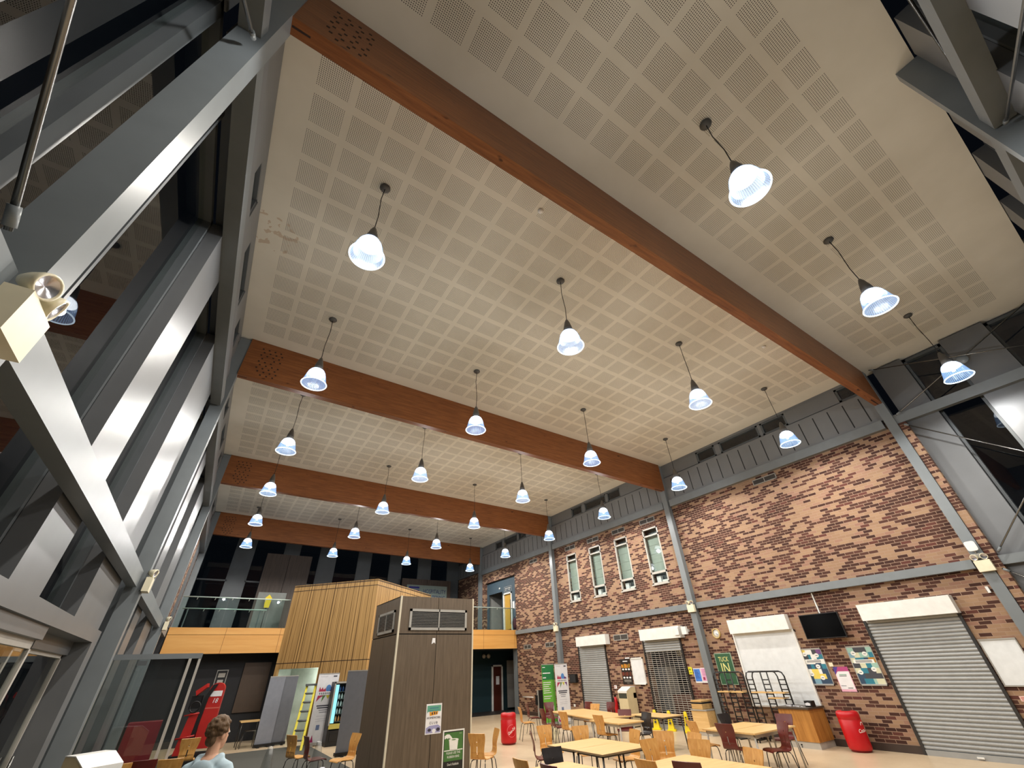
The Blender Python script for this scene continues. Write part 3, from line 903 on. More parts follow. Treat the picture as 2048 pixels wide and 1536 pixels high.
def make_pendant(drop):
    t = link('pendant_lamp', None); t.empty_display_size = .1
    part(t, 'ceiling_rose', MB().lathe([(0, 0), (.09, 0), (.095, -.02), (.07, -.05), (.02, -.06), (0, -.06)], 20), plain('rose_grey', (86, 86, 84), .5))
    part(t, 'cord', MB().tube([(0, 0, -.05), (.02, .004, -.4), (-.012, -.005, -.9), (0, 0, -drop + .60)], .008, 6), M['blackm'])
    part(t, 'cone_housing', MB().lathe([(.0, -drop + .62), (.025, -drop + .61), (.055, -drop + .53), (.085, -drop + .40), (.105, -drop + .27), (0, -drop + .27)], 24), M['cone'])
    sh = MB(); prof = [(.105, .27), (.15, .235), (.185, .17), (.21, .08), (.235, -.03), (.262, -.12)]
    sh.lathe([(r, z - drop) for r, z in prof], 36)
    s = part(t, 'shade', sh, M['shade'])
    part(s, 'rim', MB().lathe([(.262 + .012 * math.cos(a), -drop - .125 + .012 * math.sin(a)) for a in [k * PI / 3 for k in range(6)]], 36, closed=True), M['rim'])
    part(t, 'bulb', MB().lathe([(0, -drop + .265), (.10, -drop + .262), (.146, -drop + .228), (.178, -drop + .168), (.18, -drop + .15), (.05, -drop + .16), (.03, -drop + .05), (0, -drop + .045)], 24), M['crown'])
    ld = bpy.data.lights.new('lamp_glow', 'POINT'); ld.energy = UP_W; ld.color = LAMP_COL; ld.shadow_soft_size = .09
    link('lamp_glow', ld, t, (0, 0, -drop - .02))
    ld = bpy.data.lights.new('lamp_beam', 'SPOT'); ld.energy = DOWN_W; ld.color = LAMP_COL; ld.shadow_soft_size = .1
    ld.spot_size = RAD(172); ld.spot_blend = .22
    link('lamp_beam', ld, t, (0, 0, -drop - .02))
    return t
ROWY = [(.64, 'in front of the first timber beam'), (4.5, 'just past the first timber beam'), (8.5, 'just before the second timber beam'), (12.4, 'just past the second timber beam'),
        (16.3, 'just before the third timber beam'), (20.4, 'just past the third timber beam'), (24.65, 'just before the farthest timber beam')]
COLX = [(.42, 'closest to the glazed wall'), (4.53, 'second out from the glazed wall'), (8.69, 'second out from the brick wall'), (12.9, 'closest to the brick wall')]
proto = make_pendant(1.86)
first = True
for y, rl in ROWY:
    for x, cl in COLX:
        o = proto if first else dup(proto, (0, 0, 0), 0)
        first = False
        o.location = (x, y, zc(x)); o.rotation_euler = (0, 0, random.uniform(0, 6))
        tag(o, 'bell pendant lamp %s, %s' % (rl, cl), 'pendant lamp', 'bell pendant lamps')
for i, (x, y, lb) in enumerate([(3.12, 3.34, 'small round smoke detector on the ceiling just past the first timber beam'), (10.86, 3.32, 'small round smoke detector on the ceiling towards the brick wall')]):
    solo('smoke_detector', MB().lathe([(0, 0), (.055, 0), (.05, -.03), (.03, -.045), (0, -.045)], 16), M['white'], lb, 'smoke detector', (x, y, zc(x)))

# ------------------------------------------------------------------ mezzanine
YM = 22.4
struct('floor_mezzanine', MB().box((-1.45, YM + .06, 2.86), (18.4, YBACK, 3.72)), M['darkwall'])
m = MB()
m.box((-1.25, YM, 3.49), (14.78, YM + .05, 3.73)); m.box((-1.25, YM, 2.85), (14.78, YM + .05, 3.475))
t = thing('mezzanine_fascia', 'long honey coloured plywood fascia along the front of the mezzanine', 'fascia')
part(t, 'plywood', m, M['fascia'])
j = MB().box((-1.25, YM + .012, 3.47), (14.78, YM + .04, 3.495))
xx = .66
while xx < 14.7:
    j.box((xx - .006, YM - .002, 2.85), (xx + .006, YM + .01, 3.73)); xx += 2.0
part(t, 'joints', j, plain('fascia_joint', (110, 70, 28), .7))
m = MB()
def balus(x0, x1, label):
    t = thing('glass_balustrade', label, 'balustrade', (0, YM + .12, 3.73))
    x = x0
    while x < x1 - .1:
        e = min(x + 1.6, x1)
        part(t, 'glass_panel', MB().box((x + .01, 0, -.3), (e - .01, .018, 1.07)), M['bal_glass']); x = e
    part(t, 'handrail', MB().tube([(x0, .01, 1.09), (x1, .01, 1.09)], .022), plain('rail_steel', (186, 204, 198), .3, .2))
    b = MB(); x = x0 + .5
    while x < x1: b.tube([(x, .01, 1.07), (x - .02, .01, .99)], .012); x += .62
    part(t, 'brackets', b, M['tubegrey'])
balus(-1.2, 2.78, 'mezzanine glass balustrade between the glazed wall and the timber pod')
balus(9.4, 14.75, 'mezzanine glass balustrade between the timber pod and the brick wall')
t = thing('inner_handrail', 'lower pale handrail with small brackets behind the mezzanine glass', 'handrail', (0, YM + .4, 3.73))
part(t, 'rail', MB().tube([(-1.1, 0, .70), (1.95, 0, .70)], .022), plain('rail_steel', (186, 204, 198), .3, .2))
b = MB()
for k in range(6): b.tube([(-.9 + k * .55, 0, .68), (-.92 + k * .55, 0, .60)], .012)
part(t, 'brackets', b, M['tubegrey'])
posts = MB()
for k in (-.9, .4, 1.7): posts.box((k - .02, -.02, 0), (k + .02, .02, .68))
part(t, 'posts', posts, M['steel_dark'])

# dark back wall of the mezzanine: night-time glazing between dark panels
bs = []
x = -1.4
pat = [1.5, .9, 1.7, .8, 1.3, .95, 1.5, .8, 1.4, .8, 1.3, .9, 1.4, .9, 2.0]
for i, wd in enumerate(pat):
    bs.append(('p' if i % 2 else 'g', x, min(x + wd, 14.8))); x += wd
p = struct('wall_back', None, None)
for k, a, b in bs:
    if k == 'p':
        struct('cladding_panel', MB().box((a, 30.0, 3.72), (b, 30.15, 9.3)), M['steel_dark'], p)
    else:
        win_n[0] += 1
        w = link('window_%d' % win_n[0], None); w['kind'] = 'structure'
        f = MB()
        for xx in (a, b - .06): f.box((xx, 30.02, 3.72), (xx + .06, 30.12, 9.3))
        for zz in (3.72, 6.6, 9.2): f.box((a, 30.02, zz), (b, 30.12, zz + .08))
        struct('frame', f, M['steel_dark'], w); struct('pane', MB().box((a + .06, 30.07, 3.8), (b - .06, 30.09, 9.2)), M['bal_glass'], w)
solo('timber_backdrop', MB().box((1.75, 29.6, 3.72), (3.0, 29.75, 8.17)).box((3.02, 29.6, 3.72), (4.28, 29.75, 8.17)), M['darktimber'], 'tall brown timber panel at the back of the mezzanine above the glass balustrade', 'panel')
solo('timber_backdrop', MB().box((10.3, 29.6, 3.72), (12.1, 29.75, 7.3)).box((12.12, 29.6, 3.72), (13.95, 29.75, 7.3)), M['darktimber'], 'wide brown timber panel behind the lettered banner above the pod', 'panel')
t = thing('wall_banner', 'pale banner lettered HOSPITALITY and CATERING behind the timber pod', 'banner', (12.15, 29.58, 5.2))
part(t, 'sheet', MB().box((-1.5, -.02, 0), (1.5, 0, 1.72)), plain('pale_sage', (150, 166, 160), .7))
q2 = plain('banner_navy', (40, 44, 110), .7)
text(t, 'lettering', 'HOSPITALITY', .36, q2, (.55, -.025, 1.24), sx=.8); text(t, 'lettering', '& CATERING', .36, q2, (.55, -.025, .86), sx=.8)
m = MB()
for k in range(3): m.box((-1.35, -.025, 1.5 - k * .2), (-.6, -.02, 1.62 - k * .2))
part(t, 'emblem', m, plain('banner_blue', (60, 60, 150), .7))
solo('reflection_board', MB().box((1.55, 24.4, 3.72), (2.75, 24.45, 5.35)), plain('pale_board', (120, 124, 120), .4), 'pale board standing in for a reflection in the mezzanine glass next to the timber pod', 'board')  # solid board built in place of a reflection in the balustrade glass
t = thing('reflected_sign', 'yellow shape standing in for a reflection in the mezzanine glass next to the timber pod', 'sign', (2.0, 24.1, 3.72))  # yellow solid takes the place of clutter reflected in the glass
part(t, 'panel', MB().prism([(-.1, .95), (.1, .95), (.14, 1.35), (.0, 1.5), (-.14, 1.35)], -.02, .02, 'y'), M['yellow']); part(t, 'post', MB().tube([(0, 0, 0), (0, 0, .97)], .015), M['darktube'])

# blue upstairs wall with its two openings
m = MB()
m.box((15.0, 22.4, 3.72), (15.08, 23.1, 6.64)); m.box((15.0, 24.02, 3.72), (15.08, 24.2, 6.64)); m.box((15.0, 23.1, 5.78), (15.08, 24.02, 6.64)); m.box((15.0, 24.2, 5.94), (15.08, 25.9, 6.64)); m.box((15.0, 25.9, 3.72), (15.08, 26.1, 6.64))
struct('wall_upstairs', m, M['bluewall'])
m = MB().box((17.2, 22.4, 3.72), (17.3, 26.1, 6.6)).box((15.1, 24.05, 3.72), (17.2, 24.12, 6.6)).box((15.1, 26.0, 3.72), (17.2, 26.1, 6.6)).box((15.1, 22.3, 3.72), (17.2, 22.4, 6.6)).box((15.1, 22.3, 6.55), (17.3, 26.1, 6.64))
struct('wall_upstairs_corridor', m, plain('corridor_grey', (150, 150, 146), .7))
d = link('door_1', None); d['kind'] = 'structure'
f = MB(); f.box((14.95, 23.08, 3.72), (15.09, 23.16, 5.8)); f.box((14.95, 23.96, 3.72), (15.09, 24.04, 5.8)); f.box((14.95, 23.08, 5.72), (15.09, 24.04, 5.8))
struct('frame', f, M['white'], d)
struct('leaf', MB().box((15.04, 23.16, 3.85), (15.08, 23.96, 5.72)), plain('ply_yellow_door', (188, 146, 60), .5), d)
struct('vision_panel', MB().box((15.03, 23.24, 4.1), (15.04, 23.36, 5.4)), M['black'], d)
t = thing('door_sign', 'small lettered sign above the white framed upstairs door', 'sign', (15.0, 23.53, 5.86), RW)
m = MB()
for a, b in (((-.42, 0), (.42, .012)), ((-.42, .28), (.42, .292))): m.box((a[0], -.006, a[1]), (b[0], 0, b[1]))
m.box((-.42, -.006, 0), (-.408, 0, .29)); m.box((.408, -.006, 0), (.42, 0, .29))
for k, (a, b) in enumerate([(-.3, -.12), (-.06, .02), (.06, .3)]): m.box((a, -.006, .16), (b, 0, .22)); m.box((a, -.006, .08), (b - .05, 0, .12))
part(t, 'lettering', m, M['tubegrey'])
solo('alarm_bell', MB().ball((0, 0, 0), .06), M['white'], 'small white alarm on the blue upstairs wall', 'alarm', (14.97, 24.45, 6.15))
solo('notice', MB().box((14.985, 22.82, 4.85), (15.0, 23.0, 5.25)), M['paper'], 'white paper notice beside the white framed upstairs door', 'notice')
solo('wall_phone', MB().box((14.93, 22.55, 4.78), (15.0, 22.63, 5.1)), M['white'], 'white handset on the blue upstairs wall by the brick edge', 'phone')
t = thing('backpack', 'dark red bag against the blue upstairs wall by the brick edge', 'bag', (14.86, 22.66, 3.73))
part(t, 'body', MB().ball((0, 0, .33), (.12, .16, .3)), plain('plum_fabric', (58, 20, 34), .8)); part(t, 'strap', MB().tube([(0, -.06, .6), (0, 0, .7), (0, .06, .6)], .012), M['black'])

# under the mezzanine
struct('wall_back_lower', MB().box((-1.45, 23.45, 0), (9.0, 23.55, 2.86)), M['darkwall'])
m = MB().box((9.0, 23.55, 0), (9.1, 30, 2.86)).box((9.0, 25.4, 2.2), (18.4, 25.5, 2.86)).box((9.0, 25.4, 0), (14.9, 25.5, 2.2)).box((15.62, 25.4, 0), (18.4, 25.5, 2.2)).box((18.3, 22.5, 0), (18.4, 25.5, 2.86)).box((15.3, 22.5, 0), (18.4, 22.6, 2.86))
struct('wall_corridor', m, M['tealwall'])
d = link('door_2', None); d['kind'] = 'structure'
f = MB(); f.box((14.88, 25.33, 0), (14.98, 25.5, 2.15)); f.box((15.56, 25.33, 0), (15.64, 25.5, 2.15)); f.box((14.88, 25.33, 2.07), (15.64, 25.5, 2.15))
struct('frame', f, M['white'], d); struct('leaf', MB().box((14.98, 25.40, 0), (15.56, 25.44, 2.07)), plain('mahogany_door', (78, 34, 24), .4), d)
struct('notice_sheet', MB().box((15.2, 25.39, 1.2), (15.42, 25.4, 1.6)), M['paper'], d)
solo('tall_panel', MB().box((15.75, 25.0, .12), (16.5, 25.06, 2.35)), plain('pale_grey_panel', (150, 146, 140), .6), 'tall pale grey panel in the dark corridor beside the mahogany door', 'panel')
m = MB().box((14.85, 22.55, 0), (15.1, 22.9, 2.86))
solo('steel_column', m, M['steel'], 'short grey steel column under the end of the mezzanine beside the brick', 'column', group='steel columns')
t = thing('spotlight', 'small twin spotlight on the dark corridor wall under the mezzanine', 'spotlight', (14.45, 25.35, 2.6))
for s in (-.16, .16): part(t, 'lamp_head', MB().ball((s, -.1, 0), (.12, .1, .12)), M['tubegrey'])
part(t, 'bar', MB().box((-.25, -.05, -.02), (.25, 0, .02)), M['steel_dark'])
t = thing('framed_picture', 'pale framed picture on the charcoal wall under the mezzanine', 'picture', (1.02, 23.44, 1.78))
part(t, 'frame', MB().box((-.2, -.03, 0), (.2, 0, .55)), M['vent']); part(t, 'print', MB().box((-.17, -.034, .03), (.17, -.03, .52)), M['darkwall'])
m = MB(); m.box((-.12, -.037, .3), (.12, -.034, .44)); m.box((-.1, -.037, .1), (.1, -.034, .22)); part(t, 'mount', m, M['tubegrey'])
solo('timber_backdrop', MB().box((1.75, 23.38, .9), (2.75, 23.44, 2.55)), plain('brown_board', (74, 58, 44), .6), 'square brown board on the charcoal wall beside the grey banner backs', 'panel')

# ------------------------------------------------------------------ timber pod, turned 45 degrees
F = Vector((5.66, 19.4)); Lv = Vector((2.8, 22.4)); Rv = Vector((9.7, 23.0))
pod = thing('timber_pod', 'tall box-shaped room clad in vertical brown timber strips standing corner-on', 'pod', (F.x, F.y, 0))
def wallpiece(A, B, t0, t1, z0, z1, th=.12):
    """vertical slab on the line A-B in its own object so the strips run across it"""
    d = (B - A); L = d.length; u = d / L
    m = MB().box((t0 * L, 0, z0), (t1 * L, th, z1))
    a = math.atan2(u.y, u.x)
    return m, (A.x - F.x, A.y - F.y, 0), a
def podpart(name, A, B, t0, t1, z0, z1, mat, th=.12):
    m, loc, a = wallpiece(A, B, t0, t1, z0, z1, th)
    o = link(name, m.mesh(name, mat), pod, loc, (0, 0, a)); return o
podpart('timber_cladding', Lv, F, 0, .03, 0, 2.27, M['pod']); podpart('timber_cladding', Lv, F, .49, 1, 0, 2.27, M['pod'])
podpart('timber_cladding', Lv, F, 0, 1, 2.27, 5.38, M['pod'])
podpart('timber_cladding', F, Rv, 0, 1, 0, 5.38, M['pod'])
for zz in (2.46, 5.14):
    m, loc, a = wallpiece(Lv, F, 0, 1, zz - .012, zz + .012); o = link('joint', MB().box((0, -.003, zz - .012), ((F - Lv).length, .01, zz + .012)).mesh('joint', M['glulam_dark']), pod, loc, (0, 0, a))
    m, loc, a = wallpiece(F, Rv, 0, 1, zz - .012, zz + .012); o = link('joint', MB().box((0, -.003, zz - .012), ((Rv - F).length, .01, zz + .012)).mesh('joint', M['glulam_dark']), pod, loc, (0, 0, a))
Bk = Lv + Rv - F
rf = MB().prism([(0, 0), (Rv.x - F.x, Rv.y - F.y), (Bk.x - F.x, Bk.y - F.y), (Lv.x - F.x, Lv.y - F.y)], 5.30, 5.36)
part(pod, 'roof', rf, M['darktimber'])
# lit recess in the pod
ul = (F - Lv).normalized(); nl = Vector((-ul.y, ul.x))       # nl points into the pod
def P2(t, d): 
    v = Lv + ul * t + nl * d - F
    return v
m = MB(); Lw = (F - Lv).length
def quadwall(m, a, b, z0, z1):
    m.add([(a.x, a.y, z0), (b.x, b.y, z0), (b.x, b.y, z1), (a.x, a.y, z1)], [(0, 1, 2, 3)])
quadwall(m, P2(.1, .12), P2(.1, .9), 0, 2.27); quadwall(m, P2(.1, .9), P2(.49 * Lw, .9), 0, 2.27); quadwall(m, P2(.49 * Lw, .9), P2(.49 * Lw, .12), 0, 2.27)
a, b, c, d_ = P2(.1, .1), P2(.49 * Lw, .1), P2(.49 * Lw, .9), P2(.1, .9)
m.add([(v.x, v.y, 2.265) for v in (a, b, c, d_)], [(0, 1, 2, 3)])
part(pod, 'recess_lining', m, plain('pale_green_wall', (196, 210, 200), .6))
lp = Lv + ul * (.46 * Lw) + nl * .55
t = thing('bulkhead_lamp', 'oval lit lamp on the pale wall of the pod recess above the yellow ladder', 'lamp', (lp.x, lp.y, 1.93), math.atan2(ul.y, ul.x))
part(t, 'diffuser', MB().ball((-.03, 0, 0), (.06, .13, .15)), emis('bulkhead_glow', (255, 250, 240), 14.)); part(t, 'base', MB().box((.02, -.14, -.16), (.06, .14, .16)), M['white'])
ld = bpy.data.lights.new('bulkhead_glow', 'POINT'); ld.energy = 12; ld.color = (1, .96, .9); ld.shadow_soft_size = .08
link('bulkhead_glow', ld, t, (-.16, -.02, 0))

# grey-brown service pillar with vents and notices
t = thing('service_pillar', 'square grey-brown panelled pillar with vent grilles standing among the tables', 'pillar', (4.2, 12.0, 0))
W_, D_, H_ = 2.23, 2.15, 3.70
m = MB()
part(t, 'core', MB().box((.02, .02, 0), (W_ - .02, D_, H_ - .01)), M['groove'])
for a, b in ((0.045, 1.10), (1.115, W_ - .03)):
    m.box((a, 0, 0), (b, .03, 2.80)); m.box((a, 0, 2.825), (b, .03, H_))
for a, b in ((.045, 1.05), (1.065, D_)):
    m.box((0, a, 0), (.03, b, 2.80)); m.box((0, a, 2.825), (.03, b, H_))
m.box((W_ - .03, .04, 0), (W_, D_, H_)); m.box((0, 0.03, H_ - .02), (W_, D_, H_))
part(t, 'panels', m, M['pillar'])
part(t, 'corner_trim', MB().box((-.004, -.004, 0), (.04, .04, H_ + .01)).box((W_ - .035, -.004, 0), (W_ + .004, .035, H_ + .01)), M['ivory'])
def grille(parent, w, h, Mx):
    f = MB()
    for a, b in (((-w / 2, 0), (w / 2, .06)), ((-w / 2, h - .06), (w / 2, h)), ((-w / 2, 0), (-w / 2 + .06, h)), ((w / 2 - .06, 0), (w / 2, h)), ((-.015, 0), (.015, h))):
        f.box((a[0], -.035, a[1]), (b[0], 0, b[1]), M=Mx)
    g = part(parent, 'vent_grille', f, M['vent'])
    part(g, 'void', MB().box((-w / 2 + .03, -.006, .03), (w / 2 - .03, -.002, h - .03), M=Mx), M['black'])
    s = MB(); z = .075
    while z < h - .07:
        s.box((-w / 2 + .05, -.03, z), (w / 2 - .05, -.014, z + .006), M=Mx); z += .036
    part(g, 'louvres', s, M['vent'])
grille(t, 1.72, .50, Matrix.Translation((1.14, 0, 2.90)))
grille(t, 1.35, .52, Matrix.Translation((0, 1.0, 2.88)) @ Matrix.Rotation(-PI / 2, 4, 'Z'))
PX, PY = 4.2, 12.0
t = thing('wall_poster', 'tall colourful paper poster for a homework club taped on the pillar', 'poster', (5.36, 11.995, .73))
m = MB(); q(m, -.21, 0, .21, .585, 0, .003); q(m, -.185, .43, .185, .55, 1, .005); q(m, -.12, .485, .12, .51, 2, .006); q(m, -.14, .445, .14, .46, 2, .006)
m.prism([(-.185, .40), (-.185, .46), (-.15, .44)], -.006, -.001, 'y', 1)
m.prism([(-.11, .35), (.1, .37), (.11, .44), (.06, .425), (0, .44), (-.06, .42), (-.12, .43)], -.006, -.001, 'y', 3)
q(m, -.06, .37, -.03, .415, 5, .007); q(m, 0, .375, .03, .42, 5, .007); q(m, .06, .375, .08, .42, 5, .007)
m.prism([(-.19, .02), (.19, .02), (.19, .13), (.12, .17), (-.1, .16), (-.19, .12)], -.005, -.001, 'y', 4); disc(m, -.1, .08, .045, .03, 5); disc(m, .13, .08, .05, .035, 5); disc(m, .02, .06, .05, .04, 0)
part(t, 'print', m, [M['paper'], plain('sea_green', (92, 160, 136), .6), plain('sea_blue', (70, 130, 140), .6), plain('amber_ink', (214, 148, 30), .6), plain('lilac_ink', (150, 150, 190), .6), plain('dark_ink', (50, 44, 60), .6)])
dk = plain('dark_ink', (50, 44, 60), .6)
text(t, 'lettering', 'HOMEWORK', .062, dk, (0, -.007, .29)); text(t, 'lettering', 'C L U B', .065, dk, (0, -.007, .19))
t = thing('rubbish_sign', 'green and white sign on the pillar asking people to use the rubbish bins', 'sign', (5.93, 11.995, 0))
m = MB(); q(m, -.297, .0, .297, .77, 0, .006); q(m, -.265, .0, .265, .74, 1, .008); q(m, -.25, .19, .25, .72, 2, .010)
q(m, -.25, .375, .25, .392, 0, .012)
m.prism([(-.1, .385), (.1, .385), (.125, .57), (-.125, .57)], -.012, -.001, 'y', 0); disc(m, 0, .575, .135, .028, 0, .013); disc(m, 0, .577, .06, .012, 3, .015)
# hand dropping a scrap
m.prism([(-.25, .60), (-.25, .66), (-.19, .69), (-.12, .685), (-.07, .64), (-.02, .585), (-.06, .575), (-.1, .61), (-.12, .60), (-.13, .63), (-.16, .60), (-.19, .62)], -.012, -.001, 'y', 0)
q(m, .15, .675, .22, .70, 3, .012)
part(t, 'board', m, [M['white'], plain('sign_black', (24, 26, 24), .5), plain('sign_green', (64, 110, 52), .5), plain('sign_dark_green', (110, 140, 100), .5)])
text(t, 'lettering', 'PLEASE USE THE', .062, M['white'], (0, -.013, .315), sx=.85); text(t, 'lettering', 'RUBBISH BINS', .062, M['white'], (0, -.013, .245), sx=.85)
text(t, 'lettering', "Don't Rubbish", .062, M['white'], (.0, -.011, .11), sx=.85, align='CENTER')
solo('paper_scrap', MB().prism([(-.05, 0), (-.03, .14), (.05, .14), (.06, .01), (.02, .04)], -.004, 0, 'y'), M['paper'], 'torn white scrap of paper stuck high on the pillar below the vent', 'paper', (5.22, 11.995, 2.58))

# ------------------------------------------------------------------ entrance door, lobby screen
d = link('door_3', None, None, (XL - .02, 0, 0), (0, 0, LW)); d['kind'] = 'structure'
f = MB()
f.box((4.2, -.08, 2.52), (9.75, .3, 2.68)); f.box((4.2, -.05, 2.40), (6.85, .28, 2.52)); f.box((9.36, -.08, 0), (9.75, .3, 2.52)); f.box((4.2, -.08, 0), (4.35, .3, 2.52))
f.box((6.85, .12, 2.36), (9.36, .3, 2.52))
struct('frame', f, M['alu'], d)
for (a, b, dy) in ((4.35, 6.85, .0), (6.95, 9.3, .16)):
    lf = MB()
    lf.box((a, dy, 0), (a + .06, dy + .05, 2.4)); lf.box((b - .06, dy, 0), (b, dy + .05, 2.4)); lf.box((a, dy, 2.32), (b, dy + .05, 2.4)); lf.box((a, dy, 0), (b, dy + .05, .12))
    s = struct('leaf', lf, M['tubegrey'], d)
    struct('pane', MB().box((a + .06, dy + .02, .12), (b - .06, dy + .03, 2.32)), M['glass'], d)
    struct('door_pull', MB().tube([(b - .1, dy - .03, .9), (b - .1, dy - .03, 1.3)], .015), M['chrome'], d)
t = thing('lobby_screen', 'frameless glass draught lobby screen with a grey top rail beside the glazed wall', 'glass screen', (-1.42, 12.15, 0))
part(t, 'top_rail', MB().box((0, -.03, 2.38), (1.49, .03, 2.47)).box((1.43, .03, 2.38), (1.49, 4.0, 2.47)), M['steel'])
for a, b in ((.05, 1.27), (1.32, 1.44)):
    part(t, 'glass_panel', MB().box((a, -.008, 0), (b, .008, 2.38)), M['screen_glass'])
part(t, 'glass_panel', MB().box((1.455, .06, 0), (1.467, 1.95, 2.38)), M['screen_glass']); part(t, 'glass_panel', MB().box((1.455, 2.0, 0), (1.467, 3.98, 2.38)), M['screen_glass'])
part(t, 'post', MB().box((1.27, -.03, 0), (1.32, .03, 2.38)), M['tubegrey']); part(t, 'post', MB().box((1.44, -.02, 0), (1.485, .03, 2.38)), M['tubegrey'])
part(t, 'post', MB().box((0, -.03, 0), (.05, .03, 2.38)), M['tubegrey'])
part(t, 'patch_fitting', MB().box((.45, -.02, 2.28), (.60, .02, 2.36)), M['steel_dark'])

# ------------------------------------------------------------------ litter bins, cream bins, banners
def drum_bin(loc, rz, label, kind):
    t = thing('litter_bin', label, 'bin', loc, rz, 'red drum bins')
    part(t, 'drum', MB().lathe([(0, .04), (.235, .04), (.245, .06), (.25, .10), (.25, .60), (.24, .615), (.24, .625), (.25, .64), (.25, .72), (.235, .765), (.20, .785), (.0, .79)], 32), M['red'])
    part(t, 'base_ring', MB().lathe([(0, 0), (.20, 0), (.215, .015), (.215, .05), (0, .05)], 28), plain('dark_red', (120, 8, 14), .5))
    part(t, 'opening', MB().lathe([(0, .792), (.10, .792), (.11, .787)], 20), M['black'])
    pk = plain('logo_white', (246, 226, 222), .5)
    # roundel and script logo wrapped on the drum
    lg = MB()
    def on(a, z): return (.2525 * math.cos(a), .2525 * math.sin(a), z)
    if kind == 0:
        n = 36
        for i in range(n):
            a0, a1 = 2 * PI * i / n, 2 * PI * (i + 1) / n
            if i in (2, 3, 4, 5, 6): continue
            R0, R1 = .145, .155
            pts = [on(R * math.cos(a) / .2525, .34 + R * math.sin(a)) for R, a in ((R0, a0), (R1, a0), (R1, a1), (R0, a1))]
            lg.add(pts, [(0, 1, 2, 3)])
        part(t, 'roundel', lg, plain('logo_rose', (240, 120, 124), .5))
    cu = bpy.data.curves.new('lettering', 'FONT'); cu.body = 'Coca-Cola'; cu.size = .105 if kind == 0 else .10; cu.align_x = 'CENTER'; cu.shear = .35; cu.resolution_u = 3; cu.offset = .002
    ob = bpy.data.objects.new('tmp', cu); me = bpy.data.meshes.new_from_object(ob); bpy.data.objects.remove(ob)
    tilt = RAD(32) if kind == 0 else RAD(6)
    sx = .62 if kind == 0 else .8
    for v in me.vertices:
        x, y = v.co.x * sx, v.co.y - .03
        x, y = x * math.cos(tilt) - y * math.sin(tilt), x * math.sin(tilt) + y * math.cos(tilt)
        v.co = on(x / .2525, (.34 if kind == 0 else .42) + y); v.co.x *= 1.006; v.co.y *= 1.006
    me.materials.append(pk)
    link('lettering', me, t)
    if kind == 1:
        bt = MB()
        for k in range(12):
            a0, a1 = PI * k / 11, PI * (k + 1) / 11
            if k < 11:
                bt.add([on(R * math.cos(a) / .2525, .515 + 1.2 * R * math.sin(a)) for R, a in ((.04, a0), (.058, a0), (.058, a1), (.04, a1))], [(0, 1, 2, 3)])
        part(t, 'emblem', bt, pk)
    return t
drum_bin((9.1, 14.45, 0), RAD(-98), 'red drum litter bin with a script logo in a ring, standing alone beside the pillar', 0)
drum_bin((14.35, 6.55, 0), RAD(-95), 'red drum litter bin with a script logo against the brick under the collage posters', 1)

def cream_bin(loc, rz, label):
    t = thing('recycling_bin', label, 'bin', loc, rz, 'cream hooded bins')
    m = MB()
    m.box((-.235, -.25, .03), (.235, .25, .86)); m.box((-.235, -.25, .86), (-.215, .25, 1.02)); m.box((.215, -.25, .86), (.235, .25, 1.02)); m.box((-.235, .1, .86), (.235, .25, 1.02))
    m.prism([(-.25, 1.02), (.25, 1.02), (.25, 1.2), (.02, 1.2), (-.25, 1.08)], -.235, .235, 'x')
    part(t, 'body', m, M['creambin'])
    part(t, 'hood_lid', MB().prism([(-.255, 1.03), (-.255, 1.095), (.015, 1.215), (.25, 1.215), (.25, 1.203), (.02, 1.203), (-.245, 1.085), (-.245, 1.03)], -.24, .24, 'x'), M['white'])
    part(t, 'slot', MB().box((-.21, -.248, .865), (.21, .09, 1.015)), plain('bin_void', (60, 62, 50), .9))
    part(t, 'plinth', MB().box((-.22, -.23, 0), (.22, .23, .03)), M['blackm'])
    return t
cream_bin((14.5, 14.28, 0), RW, 'cream hooded recycling bin against the brick below the menu poster')
cream_bin((-.80, 9.55, 0), RAD(35), 'cream hooded recycling bin beside the entrance glazing column')

